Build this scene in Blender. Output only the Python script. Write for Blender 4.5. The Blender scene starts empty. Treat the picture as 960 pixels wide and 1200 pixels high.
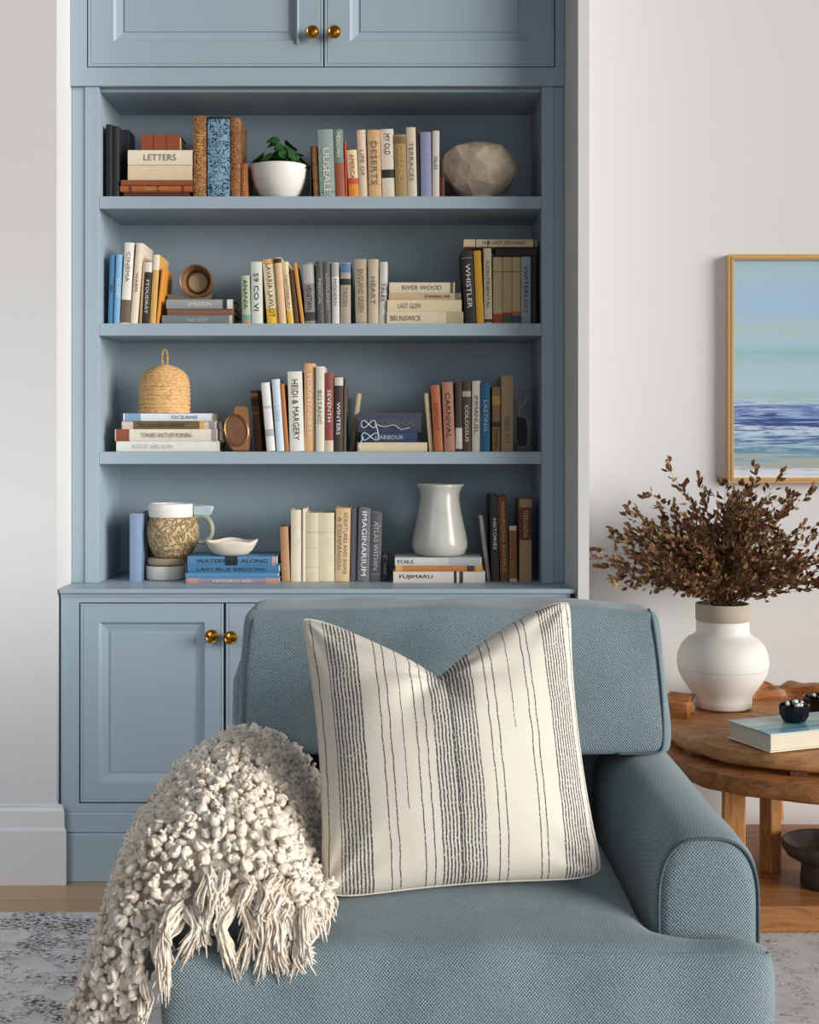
import bpy, bmesh, math, random
from mathutils import Vector, Matrix, noise
random.seed(7)
PI = math.pi
scene = bpy.context.scene
COL = scene.collection
F = 1560.0          # focal length in pixels of the 960x1200 frame
CX, HY, EYE = 470.0, 515.0, 1.30   # vanishing point and eye height
FL = .054           # floor level
def X(px, d): return (px - CX) * d / F
def Z(py, d): return EYE - (py - HY) * d / F

# ------------------------------------------------------------------ camera
cd = bpy.data.cameras.new('camera'); cam = bpy.data.objects.new('camera', cd); COL.objects.link(cam)
cam.location = (0, 0, EYE); cam.rotation_euler = (PI/2, 0, 0)
cd.sensor_fit = 'VERTICAL'; cd.sensor_height = 36; cd.lens = F/1200*36
cd.shift_x = 10/1200; cd.shift_y = -85/1200
cd.clip_start = .05
scene.camera = cam

# ------------------------------------------------------------------ materials
def lin(c):
    if isinstance(c, str):
        c = [int(c[i:i+2], 16)/255 for i in (0, 2, 4)]
    return tuple((x/12.92 if x <= .04045 else ((x+.055)/1.055)**2.4) for x in c) + (1,)
class G:
    """small node graph helper"""
    def __init__(s, name):
        s.m = bpy.data.materials.new(name); s.m.use_nodes = True
        s.nt = s.m.node_tree; s.p = s.nt.nodes['Principled BSDF']
        s.tc = s.nt.nodes.new('ShaderNodeTexCoord')
    def n(s, t, **kw):
        nd = s.nt.nodes.new('ShaderNode'+t)
        for k, v in kw.items():
            if hasattr(nd, k) and not k[0].isupper(): setattr(nd, k, v)
            else: s.put(nd.inputs[k.replace('_', ' ')], v)
        return nd
    def put(s, sock, v):
        if isinstance(v, bpy.types.NodeSocket): s.nt.links.new(v, sock)
        else: sock.default_value = v
    def math(s, op, a, b=0.0, c=0.0):
        nd = s.nt.nodes.new('ShaderNodeMath'); nd.operation = op
        for i, v in enumerate((a, b, c)): s.put(nd.inputs[i], v)
        return nd.outputs[0]
    def mix(s, f, a, b):
        nd = s.nt.nodes.new('ShaderNodeMix'); nd.data_type = 'RGBA'
        s.put(nd.inputs[0], f); s.put(nd.inputs[6], a); s.put(nd.inputs[7], b)
        return nd.outputs[2]
    def ramp(s, f, stops, mode='LINEAR'):
        nd = s.nt.nodes.new('ShaderNodeValToRGB'); cr = nd.color_ramp; cr.interpolation = mode
        while len(cr.elements) < len(stops): cr.elements.new(.5)
        for e, (p, c) in zip(cr.elements, stops): e.position = p; e.color = c
        s.put(nd.inputs[0], f); return nd.outputs[0]
    def noise(s, scale, detail=3, vec=None, rough=.5, dist=0, out=0):
        nd = s.n('TexNoise', Scale=scale, Detail=detail, Roughness=rough, Distortion=dist)
        s.put(nd.inputs['Vector'], vec if vec is not None else s.tc.outputs['Object']); return nd.outputs[out]
    def mapv(s, scale=(1,1,1), rot=(0,0,0), src='Object', loc=(0,0,0)):
        nd = s.nt.nodes.new('ShaderNodeMapping'); s.nt.links.new(s.tc.outputs[src], nd.inputs[0])
        nd.inputs['Scale'].default_value = scale; nd.inputs['Rotation'].default_value = rot; nd.inputs['Location'].default_value = loc
        return nd.outputs[0]
    def bump(s, h, strength=.3, dist=.005):
        nd = s.n('Bump', Strength=strength, Distance=dist, Height=h); s.nt.links.new(nd.outputs[0], s.p.inputs['Normal'])
    def set(s, **kw):
        for k, v in kw.items(): s.put(s.p.inputs[k.replace('_', ' ')], v)
        return s.m
_cache = {}
def shade(c, k): return tuple(min(1, x*k) for x in c[:3]) + (1,)
def plain(col, rough=.6, var=.12, scale=25, metal=0, bump=0, name='paint'):
    key = (col, rough, var, scale, metal, bump)
    if key in _cache: return _cache[key]
    g = G(name); c = lin(col)
    nz = g.noise(scale, 4)
    g.set(Base_Color=g.mix(nz, shade(c, 1-var), shade(c, 1+var)), Roughness=rough, Metallic=metal)
    if bump: g.bump(nz, bump, .003)
    _cache[key] = g.m; return g.m
def ornate(c1, c2, scale=120, name='tooled_leather', thr=.5, metal=0):
    key = ('orn', c1, c2, scale)
    if key in _cache: return _cache[key]
    g = G(name)
    a = g.noise(scale, 2, dist=2.5)
    f = g.math('ABSOLUTE', g.math('SUBTRACT', a, .5))
    f = g.ramp(f, [(.045, (1,1,1,1)), (.08, (0,0,0,1))])
    g.set(Base_Color=g.mix(f, lin(c1), lin(c2)), Roughness=.5); g.bump(f, .4, .002)
    _cache[key] = g.m; return g.m
def wood_mat(name, a, b, scale=(1, 14, 14), rough=.45, ring=6):
    g = G(name); v = g.mapv(scale)
    n1 = g.noise(ring, 6, v, .6, 1.2); n2 = g.noise(60, 2, v)
    f = g.math('ADD', g.math('MULTIPLY', n1, .75), g.math('MULTIPLY', n2, .25))
    g.set(Base_Color=g.ramp(f, [(.3, lin(a)), (.52, lin(b)), (.7, shade(lin(b), 1.25))]), Roughness=rough); g.bump(f, .25, .004)
    return g.m

# ------------------------------------------------------------------ geometry helpers
def link(name, bm, mat, parent=None, smooth=False, loc=None):
    me = bpy.data.meshes.new(name)
    bmesh.ops.recalc_face_normals(bm, faces=bm.faces)
    bm.to_mesh(me); bm.free()
    for m in (mat if isinstance(mat, (list, tuple)) else [mat]): me.materials.append(m)
    if smooth:
        me.shade_smooth()
        if smooth != True: me.set_sharp_from_angle(angle=math.radians(smooth))
    o = bpy.data.objects.new(name, me); COL.objects.link(o)
    if parent: o.parent = parent
    if loc: o.location = loc
    return o
def tag(o, label=None, cat=None, group=None, kind=None):
    if label: o['label'] = label
    if cat: o['category'] = cat
    if group: o['group'] = group
    if kind: o['kind'] = kind
    return o
def empty(name, loc, label, cat, group=None, rot=(0,0,0)):
    o = bpy.data.objects.new(name, None); COL.objects.link(o); o.empty_display_size = .05
    o.location = loc; o.rotation_euler = rot
    return tag(o, label, cat, group)
def box(bm, x0, x1, y0, y1, z0, z1, bev=0, seg=2, mi=0):
    vs = [bm.verts.new((x, y, z)) for z in (z0, z1) for y in (y0, y1) for x in (x0, x1)]
    fs = [bm.faces.new([vs[i] for i in q]) for q in ((0,2,3,1), (4,5,7,6), (0,1,5,4), (2,6,7,3), (0,4,6,2), (1,3,7,5))]
    for f in fs: f.material_index = mi
    if bev:
        es = list({e for f in fs for e in f.edges})
        bmesh.ops.bevel(bm, geom=es, offset=bev, segments=seg, profile=.5, affect='EDGES')
def mkbox(name, mat, parent, *a, bev=0, **k):
    bm = bmesh.new(); box(bm, *a, bev=bev); return link(name, bm, mat, parent, **k)
def lathe(bm, prof, seg=40, cx=0, cy=0, cz=0, sx=1, sy=1, fn=None):
    rings = []
    for r, z in prof:
        ring = []
        for i in range(seg):
            a = 2*PI*i/seg
            p = Vector((r*math.cos(a)*sx, r*math.sin(a)*sy, z))
            if fn: p = fn(p, a, r, z)
            ring.append(bm.verts.new((p.x+cx, p.y+cy, p.z+cz)))
        rings.append(ring)
    for a, b in zip(rings, rings[1:]):
        for i in range(seg): bm.faces.new((a[i], a[(i+1) % seg], b[(i+1) % seg], b[i]))
    for ring, (r, z) in ((rings[0], prof[0]), (rings[-1], prof[-1])):
        if r > 1e-4: bm.faces.new(ring)
    bmesh.ops.remove_doubles(bm, verts=[v for R_ in (rings[0], rings[-1]) for v in R_], dist=1e-5)
def tube(bm, pts, rad, seg=6, closed=False, cap=True):
    pts = [Vector(p) for p in pts]; n = len(pts); rings = []
    up = Vector((0.13, .2, 1)).normalized()
    for i, p in enumerate(pts):
        t = (pts[(i+1) % n]-pts[i-1]) if closed else (pts[min(i+1, n-1)]-pts[max(i-1, 0)])
        if t.length < 1e-9: t = Vector((0, 0, 1))
        t.normalize(); u = t.cross(up)
        if u.length < .05: u = t.cross(Vector((1, 0, 0)))
        u.normalize(); w = t.cross(u)
        r = rad[i] if isinstance(rad, (list, tuple)) else rad
        rings.append([bm.verts.new(p + (u*math.cos(2*PI*k/seg)+w*math.sin(2*PI*k/seg))*r) for k in range(seg)])
    for i in range(n if closed else n-1):
        a, b = rings[i], rings[(i+1) % n]
        for k in range(seg): bm.faces.new((a[k], a[(k+1) % seg], b[(k+1) % seg], b[k]))
    if cap and not closed: bm.faces.new(rings[0]); bm.faces.new(rings[-1])
def spline(pts, n):
    pts = [Vector(p) for p in pts]; P = [2*pts[0]-pts[1]] + pts + [2*pts[-1]-pts[-2]]; out = []
    m = len(pts)-1
    for i in range(n+1):
        t = i/n*m; k = min(int(t), m-1); u = t-k
        a, b, c, d = P[k:k+4]
        out.append(.5*((2*b) + (c-a)*u + (2*a-5*b+4*c-d)*u*u + (3*b-a-3*c+d)*u**3))
    return out
def prism(bm, poly, z0, z1):
    lo = [bm.verts.new((x, y, z0)) for x, y in poly]; hi = [bm.verts.new((x, y, z1)) for x, y in poly]
    n = len(poly)
    bm.faces.new(lo[::-1]); bm.faces.new(hi)
    for i in range(n): bm.faces.new((lo[i], lo[(i+1) % n], hi[(i+1) % n], hi[i]))
def cells(xs, ys, zs, keep=lambda i, j, k: True):
    """box-cell mesh (outer faces only) used as the cage of upholstery"""
    bm = bmesh.new(); V = {}
    def v(i, j, k):
        if (i, j, k) not in V: V[i, j, k] = bm.verts.new((xs[i], ys[j], zs[k]))
        return V[i, j, k]
    nx, ny, nz = len(xs)-1, len(ys)-1, len(zs)-1
    def on(i, j, k): return 0 <= i < nx and 0 <= j < ny and 0 <= k < nz and keep(i, j, k)
    for i in range(nx):
        for j in range(ny):
            for k in range(nz):
                if not on(i, j, k): continue
                for d, q in (((-1,0,0), ((0,0,0),(0,0,1),(0,1,1),(0,1,0))), ((1,0,0), ((1,0,0),(1,1,0),(1,1,1),(1,0,1))),
                             ((0,-1,0), ((0,0,0),(1,0,0),(1,0,1),(0,0,1))), ((0,1,0), ((0,1,0),(0,1,1),(1,1,1),(1,1,0))),
                             ((0,0,-1), ((0,0,0),(0,1,0),(1,1,0),(1,0,0))), ((0,0,1), ((0,0,1),(1,0,1),(1,1,1),(0,1,1)))):
                    if not on(i+d[0], j+d[1], k+d[2]): bm.faces.new([v(i+a, j+b, k+c) for a, b, c in q])
    return bm
def smooth(bm, it, f=.5):
    for _ in range(it): bmesh.ops.smooth_vert(bm, verts=bm.verts, factor=f, use_axis_x=True, use_axis_y=True, use_axis_z=True)
def lspace(a, b, n): return [a+(b-a)*i/n for i in range(n+1)]
_fonts = {}
def text_mesh(s):
    if s in _fonts: return _fonts[s]
    cu = bpy.data.curves.new('t', 'FONT'); cu.body = s; cu.resolution_u = 2
    o = bpy.data.objects.new('t', cu); COL.objects.link(o)
    dg = bpy.context.evaluated_depsgraph_get(); dg.update()
    me = bpy.data.meshes.new_from_object(o.evaluated_get(dg))
    vs = [v.co.copy() for v in me.vertices]; fs = [tuple(p.vertices) for p in me.polygons]
    bpy.data.objects.remove(o); bpy.data.curves.remove(cu); bpy.data.meshes.remove(me)
    x0, x1 = min(v.x for v in vs), max(v.x for v in vs); y0, y1 = min(v.y for v in vs), max(v.y for v in vs)
    vs = [((v.x-x0)/(x1-x0)-.5, (v.y-y0)/(y1-y0)-.5) for v in vs]
    _fonts[s] = (vs, fs, (x1-x0)/max(y1-y0, 1e-6)); return _fonts[s]
def add_text(bm, s, center, L, H, u, v):
    """text of length L and height H, centred, along u with letter tops towards v"""
    vs, fs, asp = text_mesh(s)
    if L/H > asp*1.5: L = H*asp*1.5
    if L/H < asp*.55: H = L/(asp*.55)
    c = Vector(center); u = Vector(u); v = Vector(v)
    bv = [bm.verts.new(c+u*(a*L)+v*(b*H)) for a, b in vs]
    for f in fs:
        try: bm.faces.new([bv[i] for i in f])
        except ValueError: pass

# ------------------------------------------------------------------ shared materials
M = {}
def cabinet_mat():
    g = G('blue_grey_paint'); c = lin('9aabb5')
    n = g.noise(3, 2)
    g.set(Base_Color=g.mix(n, shade(c, .96), shade(c, 1.04)), Roughness=.42); g.bump(g.noise(220, 2), .04, .001); return g.m
M['cab'] = cabinet_mat()
M['wall'] = plain('d3d2d1', .85, .015, 2, name='wall_paint')
M['trim'] = plain('dddbd9', .5, .015, 2, name='trim_paint')
M['brass'] = plain('b8822e', .22, .25, 60, 1, name='brass')
M['gold'] = plain('d6ac72', .35, .08, 40, .45, name='gilt_metal')
M['ink'] = plain('26221f', .7); M['goldink'] = plain('c8a35a', .4); M['cream'] = plain('e6dcc8', .7); M['white'] = plain('eceae4', .6)
M['pages'] = plain('dccfb2', .85, .1, 160, name='page_edges')
TCOL = {'k': M['ink'], 'g': M['goldink'], 'c': M['cream'], 'w': M['white'], 'r': plain('8e2f22', .6), 'b': plain('274a66', .6), 'y': plain('6d6a64', .6), 's': plain('b9b8b2', .5)}

# ------------------------------------------------------------------ setting
def struct(o, kind='structure'): o['kind'] = kind; return o
def plank_floor():
    g = G('oak_floor'); v = g.mapv((1, 1, 1))
    br = g.n('TexBrick', Scale=1.0, Mortar_Size=.0015, Brick_Width=1.6, Row_Height=.12); g.put(br.inputs['Vector'], v)
    br.inputs['Color1'].default_value = lin('cfae8b'); br.inputs['Color2'].default_value = lin('bf9a74'); br.inputs['Mortar'].default_value = lin('6b5038')
    n = g.noise(5, 6, g.mapv((1.5, 20, 20)), .6, 1)
    g.set(Base_Color=g.mix(g.math('MULTIPLY', n, .5), br.outputs[0], lin('a5815a')), Roughness=.45); return g.m
struct(mkbox('floor', plank_floor(), None, -3, 3.2, -1, 4.6, FL-.05, FL))
struct(mkbox('wall_left', M['wall'], None, -3, -.9675, 3.74, 4.5, FL+.0005, 3.0995))
struct(mkbox('wall_right', M['wall'], None, .52, 3.2, 4.25, 4.4, FL+.0005, 3.0995))
struct(mkbox('wall_back', M['wall'], None, -.967, .5195, 4.25, 4.4, FL+.0005, 3.0995))
bm = bmesh.new(); prism(bm, [(.4795, 3.90), (.4972, 3.735), (.528, 3.735), (.528, 4.249), (.4795, 4.249)], FL+.0005, 3.0995)
struct(link('trim_1', bm, M['wall'], None))
def baseboard(name, pts):       # profile swept along X, 'pts' = (x0, x1, y wall)
    x0, x1, yw = pts; bm = bmesh.new()
    prof = [(0, 0), (-.022, 0), (-.022, .152), (-.015, .160), (-.015, .205), (-.010, .214), (-.010, .219), (0, .222)]
    prof = [(p, z+FL+.0005) for p, z in prof]
    a = [bm.verts.new((x0, yw+p, z)) for p, z in prof]
    b = [bm.verts.new((x1+(-p-.022)*1.0, yw+p, z)) for p, z in prof]
    n = len(prof)
    bm.faces.new(a); bm.faces.new(b[::-1])
    for i in range(n): bm.faces.new((a[i], a[(i+1) % n], b[(i+1) % n], b[i]))
    return struct(link(name, bm, M['trim'], None))
baseboard('baseboard_left', (-3, -.935, 3.7395))
baseboard('baseboard_right', (.5285, 3.2, 4.2495))

def rug_mat():
    g = G('distressed_rug')
    base = g.ramp(g.noise(14, 6, None, .7), [(.3, lin('c6bfbc')), (.7, lin('e6e1df'))])
    warp = g.noise(9, 4, g.mapv((1, 1.6, 1)), .7, 1.5)
    ln = g.math('ABSOLUTE', g.math('SUBTRACT', warp, .5))
    lines = g.ramp(ln, [(.012, (1,1,1,1)), (.03, (0,0,0,1))])
    patch = g.ramp(g.noise(6, 4, None, .65), [(.5, (0,0,0,1)), (.56, (1,1,1,1))])
    speck = g.ramp(g.noise(70, 3, g.mapv((1, 1.8, 1)), .75), [(.50, (0,0,0,1)), (.54, (1,1,1,1))])
    sx = g.n('SeparateXYZ'); g.nt.links.new(g.tc.outputs['Object'], sx.inputs[0])
    band = g.math('MULTIPLY', g.math('GREATER_THAN', sx.outputs[1], 3.37), g.math('LESS_THAN', sx.outputs[1], 3.45))
    leftp = g.math('LESS_THAN', sx.outputs[0], .2)
    f = g.math('MULTIPLY', g.math('MULTIPLY', speck, g.math('MAXIMUM', patch, band)), leftp)
    warp2 = g.noise(13, 3, g.mapv((1, 1.8, 1)), .6, 2.2); l2 = g.math('ABSOLUTE', g.math('SUBTRACT', warp2, .5))
    l2 = g.ramp(l2, [(.010, (1,1,1,1)), (.02, (0,0,0,1))]); brk = g.ramp(g.noise(16, 3), [(.5, (0,0,0,1)), (.55, (1,1,1,1))])
    f = g.math('MAXIMUM', f, g.math('MULTIPLY', g.math('MULTIPLY', l2, brk), .85))
    g.set(Base_Color=g.mix(g.math('MULTIPLY', f, .95), base, lin('2c2928')), Roughness=.95)
    g.bump(g.noise(400, 2), .5, .003); return g.m
tag(mkbox('rug', rug_mat(), None, -1.9, 2.2, .6, 3.496, FL+.0004, FL+.005), 'pale grey distressed rug with dark broken markings on the wooden floor', 'rug')

# ------------------------------------------------------------------ built-in bookcase
ZC = .879; YF = 3.90; YB = 4.20; YC = 3.76
S1, S2, S3 = 2.0125, 1.640, 1.2640
def door(name, parent, x0, x1, z0, z1, yf, st=.062, th=.022):
    """framed door with a raised panel, front face at yf"""
    bm = bmesh.new(); rings = []
    for ins, dy in ((0, th), (0, .0015), (.0015, 0), (.0055, 0), (.0065, .0015), (.0085, .0015), (.0095, 0), (st-.003, 0), (st, .003), (st+.004, .008), (st+.02, .0125), (st+.026, .0135), (st+.028, .0105), (st+.034, .0105)):
        rings.append([bm.verts.new(p) for p in ((x0+ins, yf+dy, z0+ins), (x1-ins, yf+dy, z0+ins), (x1-ins, yf+dy, z1-ins), (x0+ins, yf+dy, z1-ins))])
    for a, b in zip(rings, rings[1:]):
        for i in range(4): bm.faces.new((a[i], a[(i+1) % 4], b[(i+1) % 4], b[i]))
    bm.faces.new(rings[0][::-1]); bm.faces.new(rings[-1])
    return link(name, bm, M['cab'], parent)
def knob(parent, x, y, z, r=.0195):
    bm = bmesh.new()
    lathe(bm, [(.010, 0), (.010, .003), (.006, .006), (.006, .014), (r*.75, .018), (r, .024), (r*.97, .029), (r*.8, .033), (r*.72, .0325), (r*.68, .0315), (r*.35, .0345), (0, .0355)], 28)
    bmesh.ops.rotate(bm, verts=bm.verts, matrix=Matrix.Rotation(PI/2, 3, 'X'))
    return tag(link('knob', bm, M['brass'], parent, smooth=40, loc=(x, y, z)), 'round brass door knob')

bc = empty('bookcase', (0, YF, ZC), 'blue-grey painted open bookcase with three shelves built into the wall', 'bookcase')
def bcbox(name, x0, x1, y0, y1, z0, z1, bev=.0012): return mkbox(name, M['cab'], bc, x0, x1, y0-YF, y1-YF, z0-ZC, z1-ZC, bev=bev)
ZT = 2.334
XL, XR = -.885, .4125
bcbox('stile', -.926, XL, YF, YF+.02, ZC+.0005, ZT); bcbox('stile', XR, .4475, YF, YF+.02, ZC+.0005, ZT)
bcbox('filler_strip', -.9665, -.9265, YF+.006, YF+.02, ZC+.0005, ZT); bcbox('filler_strip', .448, .4785, YF+.006, YF+.02, ZC+.0005, ZT)
bcbox('side_panel', XL-.018, XL, YF+.0205, YB, ZC+.0005, ZT); bcbox('side_panel', XR, XR+.018, YF+.0205, YB, ZC+.0005, ZT)
bcbox('back_panel', XL-.018, XR+.018, YB+.0005, YB+.015, ZC+.0005, ZT)
bcbox('top_panel', XL+.0005, XR-.0005, YF+.021, YB, ZT+.0005-.012, ZT)
for s in (S1, S2, S3): bcbox('shelf', XL+.0005, XR-.0005, YF+.001, YB, s-.036, s)

uc = empty('upper_cabinet', (0, YF, ZT), 'blue-grey upper wall cabinet with two panelled doors above the bookcase', 'cabinet')
def ucb(name, x0, x1, y0, y1, z0, z1, p=uc): return mkbox(name, M['cab'], p, x0, x1, y0-YF, y1-YF, z0-ZT, z1-ZT, bev=.001)
yu = YF-.006; zd0, zd1 = 2.391, 2.755
bm = bmesh.new()
for a in ((-.9665, -.9195, yu, yu+.022, 2.3345, 2.7995), (.4515, .4785, yu, yu+.022, 2.3345, 2.7995), (-.9195, .4515, yu, yu+.022, 2.3345, 2.388), (-.9195, .4515, yu, yu+.022, zd1+.003, 2.7995), (-.9665, .4785, yu+.03, YB, 2.3345, 2.36)):
    box(bm, a[0], a[1], a[2]-YF, a[3]-YF, a[4]-ZT, a[5]-ZT)
link('frame', bm, M['cab'], uc)
ucb('carcass', -.9665, .4785, yu+.05, YB, 2.3605, 2.799)
dl = door('door', uc, -.9165, -.2285, zd0-ZT, zd1-ZT, yu-YF+.001, .078)
dr = door('door', uc, -.2245, .4485, zd0-ZT, zd1-ZT, yu-YF+.001, .078)
bm = bmesh.new(); tube(bm, [(X(349, YF), yu-YF-.004, 2.457-ZT), (X(349, YF), yu-YF-.004, 2.75-ZT)], .004, 8); link('edge_rod', bm, M['cab'], dl, smooth=50)
knob(dl, X(367, YF), yu-YF+.001, Z(41, YF)-ZT); knob(dr, X(392.5, YF), yu-YF+.001, Z(41, YF)-ZT)

bm = bmesh.new(); prism(bm, [(-.9625, 3.7445), (.4950, 3.7445), (.4785, 3.8985), (.4785, YB+.02), (-.9625, YB+.02)], ZC-.0125, ZC); bmesh.ops.bevel(bm, geom=bm.edges[:], offset=.002, segments=2, affect='EDGES'); ct = link('countertop', bm, M['cab'], None)
tag(ct, 'long blue-grey painted ledge between the bookcase and the lower cabinet', 'countertop')
lc = empty('base_cabinet', (0, YC, 0), 'blue-grey lower cabinet with panelled doors and brass knobs, behind the armchair', 'cabinet')
bx0, bx1 = -.9605, .4785; zt = ZC-.013
zb0, zb1 = .275, .836
bm = bmesh.new()
dxs = [(X(94, YC), X(261.6, YC)), (X(264.6, YC), X(433, YC)), (X(484, YC), X(652, YC))]
g_ = .0035
for a in ((bx0, dxs[0][0]-g_, .2485, zt), (dxs[1][1]+g_, dxs[2][0]-g_, .2485, zt), (dxs[2][1]+g_, bx1, .2485, zt), (dxs[0][0]-g_, dxs[1][1]+g_, zb1+g_, zt), (dxs[0][0]-g_, dxs[1][1]+g_, .2485, zb0-g_), (dxs[2][0]-g_, dxs[2][1]+g_, zb1+g_, zt), (dxs[2][0]-g_, dxs[2][1]+g_, .2485, zb0-g_)):
    box(bm, a[0], a[1], 0, .022, a[2], a[3])
box(bm, bx0, bx1, -.004, 0, zt-.010, zt)
link('frame', bm, M['cab'], lc)
mkbox('carcass', M['cab'], lc, bx0, bx1, .05, YB-YC, FL+.0005, zt-.001)
ds = [door('door', lc, a, b, zb0, zb1, .001, .055) for a, b in dxs]
knob(ds[0], X(249.5, YC), .001, Z(744.5, YC)); knob(ds[1], X(271.5, YC), .001, Z(746, YC)); knob(ds[2], X(500, YC), .001, Z(746, YC))
bm = bmesh.new(); box(bm, bx0, bx1, -.016, .03, FL+.0005, .191, .003); box(bm, bx0, bx1, -.009, .03, .1915, .248, .003)
link('skirting', bm, M['cab'], lc)

# ------------------------------------------------------------------ books
def spine_curve(w, bulge, off=0, n=6):
    out = []
    for i in range(n+1):
        t = -1+2*i/n
        out.append((t*(w/2+off), -bulge*(1-t*t)+.0 - off))
    return out
def make_book(w, h, dp, mat, title=None, tcol='k', bands=(), name='book', paper=None, bulge=None, tpos=.5, tlen=.66, two=None):
    """parts of one upright book in local space: spine faces -Y, origin at the bottom centre of the spine"""
    parts = []
    bulge = min(.003, w*.12) if bulge is None else bulge
    t = min(.0024, w*.16)
    bm = bmesh.new()
    outer = [(-w/2, dp)] + spine_curve(w, bulge) + [(w/2, dp)]
    inner = [(-w/2+t, dp)] + [(x*(1-2*t/w), y+t) for x, y in spine_curve(w, bulge)] + [(w/2-t, dp)]
    R_ = [[bm.verts.new((x, y, z)) for x, y in pts] for z in (0, h) for pts in (outer, inner)]
    o0, i0, o1, i1 = R_; n = len(outer)
    for k in range(n-1):
        bm.faces.new((o0[k], o0[k+1], o1[k+1], o1[k])); bm.faces.new((i0[k], i1[k], i1[k+1], i0[k+1]))
        bm.faces.new((o0[k], i0[k], i0[k+1], o0[k+1])); bm.faces.new((o1[k], o1[k+1], i1[k+1], i1[k]))
    bm.faces.new((o0[0], o1[0], i1[0], i0[0])); bm.faces.new((o0[-1], i0[-1], i1[-1], o1[-1]))
    parts.append(('cover', bm, mat, 35))
    bm = bmesh.new(); e = .0025
    box(bm, -w/2+t+.0001, w/2-t-.0001, t+.0005, dp-.004, e, h-e)
    parts.append(('pages', bm, paper or M['pages'], False))
    for z0, z1, bmat in bands:
        bm = bmesh.new(); c = spine_curve(w*.985, bulge, .0004)
        a = [bm.verts.new((x, y, z0*h)) for x, y in c]; b = [bm.verts.new((x, y, z1*h)) for x, y in c]
        a2 = [bm.verts.new((x, y+.0006, z0*h)) for x, y in c]; b2 = [bm.verts.new((x, y+.0006, z1*h)) for x, y in c]
        for k in range(len(c)-1):
            bm.faces.new((a[k], a[k+1], b[k+1], b[k]))
            bm.faces.new((a[k], a2[k], a2[k+1], a[k+1])); bm.faces.new((b[k], b[k+1], b2[k+1], b2[k]))
        parts.append(('spine_band', bm, bmat, 35))
    if title:
        bm = bmesh.new(); y = -bulge-.0011
        L = h*tlen
        lines = [title] if isinstance(title, str) else title
        for q, s in enumerate(lines):
            hh = w*.42/len(lines)**.8; xx = 0 if len(lines) == 1 else (w*.2 if q == 0 else -w*.2)
            add_text(bm, s, (xx, y, h*tpos), L, hh, (0, 0, -1), (1, 0, 0))
        if two: add_text(bm, two, (0, y, h*.1), w*.62, min(h*.05, w*.5), (1, 0, 0), (0, 0, 1))
        parts.append(('title', bm, TCOL[tcol], False))
    return parts
def place_book(parts, loc, rot, label, group, name='book', cat='book'):
    e = empty(name, loc, label, cat, group, rot)
    for nm, bm, mat, sm in parts:
        o = link(nm, bm, mat, e, smooth=sm)
    return e
def mat_of(c, name='book_cloth'):
    if not isinstance(c, str): return c
    if '/' in c:
        a, b = c.split('/'); return ornate(a, b)
    return plain(c, .62, .14, 60, name=name)
def row(zs, group, books, d=3.945, gap=.35):
    bs = [list(b) for b in books]
    for p, q in zip(bs, bs[1:]):
        if (len(p) > 8 and 'd' in p[8]) or (len(q) > 8 and 'd' in q[8]): continue
        lo = gap-(q[0]-p[1])
        if lo > 0: p[1] -= lo/2; q[0] += lo/2
        hp, hq = 1.0/(1), 1.0
        # heights in pixels from the shelf
        base = HY-(zs-EYE)*F/d
        hp, hq = base-p[2], base-q[2]; hm = min(hp, hq)
        top = gap-((q[0]+q[3]*hm/hq)-(p[1]+p[3]*hm/hp))
        if top > 0: p[1] -= top/2; q[0] += top/2
    for b in bs:
        x0, x1, yt, lean, col, title, tc, label = b[:8]; o = b[8] if len(b) > 8 else {}
        dd = o.get('d', d+random.uniform(-.004, .006))
        xa, xb = X(x0, dd), X(x1, dd); H = Z(yt, dd)-zs; th = math.atan2(lean*dd/F, H)
        w = (xb-xa)*math.cos(th); h = H/math.cos(th)-abs(math.sin(th))*w*.5
        bands = [(a, c, mat_of(m)) for a, c, m in o.get('bands', ())]
        parts = make_book(w, h, o.get('dp', random.uniform(.13, .17)), mat_of(col), title, tc, bands, bulge=o.get('bulge'), tpos=o.get('tpos', .52), tlen=o.get('tlen', .66), two=o.get('two'))
        place_book(parts, ((xa+xb)/2, dd, zs+.0003+abs(math.sin(th))*w/2), (0, th, 0), label, group)
def stack(zs, ytops, group, books, d=3.945):
    """flat books listed from the bottom up"""
    z = zs+.0003; tops = []
    for yt, b in zip(ytops, books):
        x0, x1, col, title, tc, label = b[:6]; o = b[6] if len(b) > 6 else {}
        dd = d+o.get('dd', random.uniform(-.003, .005))
        L = X(x1, dd)-X(x0, dd); t = Z(yt, dd)-z
        bands = [(1-c, 1-a, mat_of(m)) for a, c, m in o.get('bands', ())]
        parts = make_book(t, L, o.get('dp', .15), mat_of(col), title, tc, bands, tpos=1-o.get('tpos', .5), tlen=o.get('tlen', .5))
        place_book(parts, (X(x1, dd), dd, z+t/2), (0, -PI/2, math.radians(o.get('rz', 0))), label, group)
        z += t+.0003
    return z
g1 = 'books on the top shelf'; g2 = 'books on the second shelf'; g3 = 'books on the third shelf'; g4 = 'books on the lowest shelf'
blue_orn = ornate('1d3a50', '7fa2b8', 46); tan_orn = ornate('5a3318', 'b07a44', 70); tan_orn2 = ornate('4c2c16', 'a8713e', 85)
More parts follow.
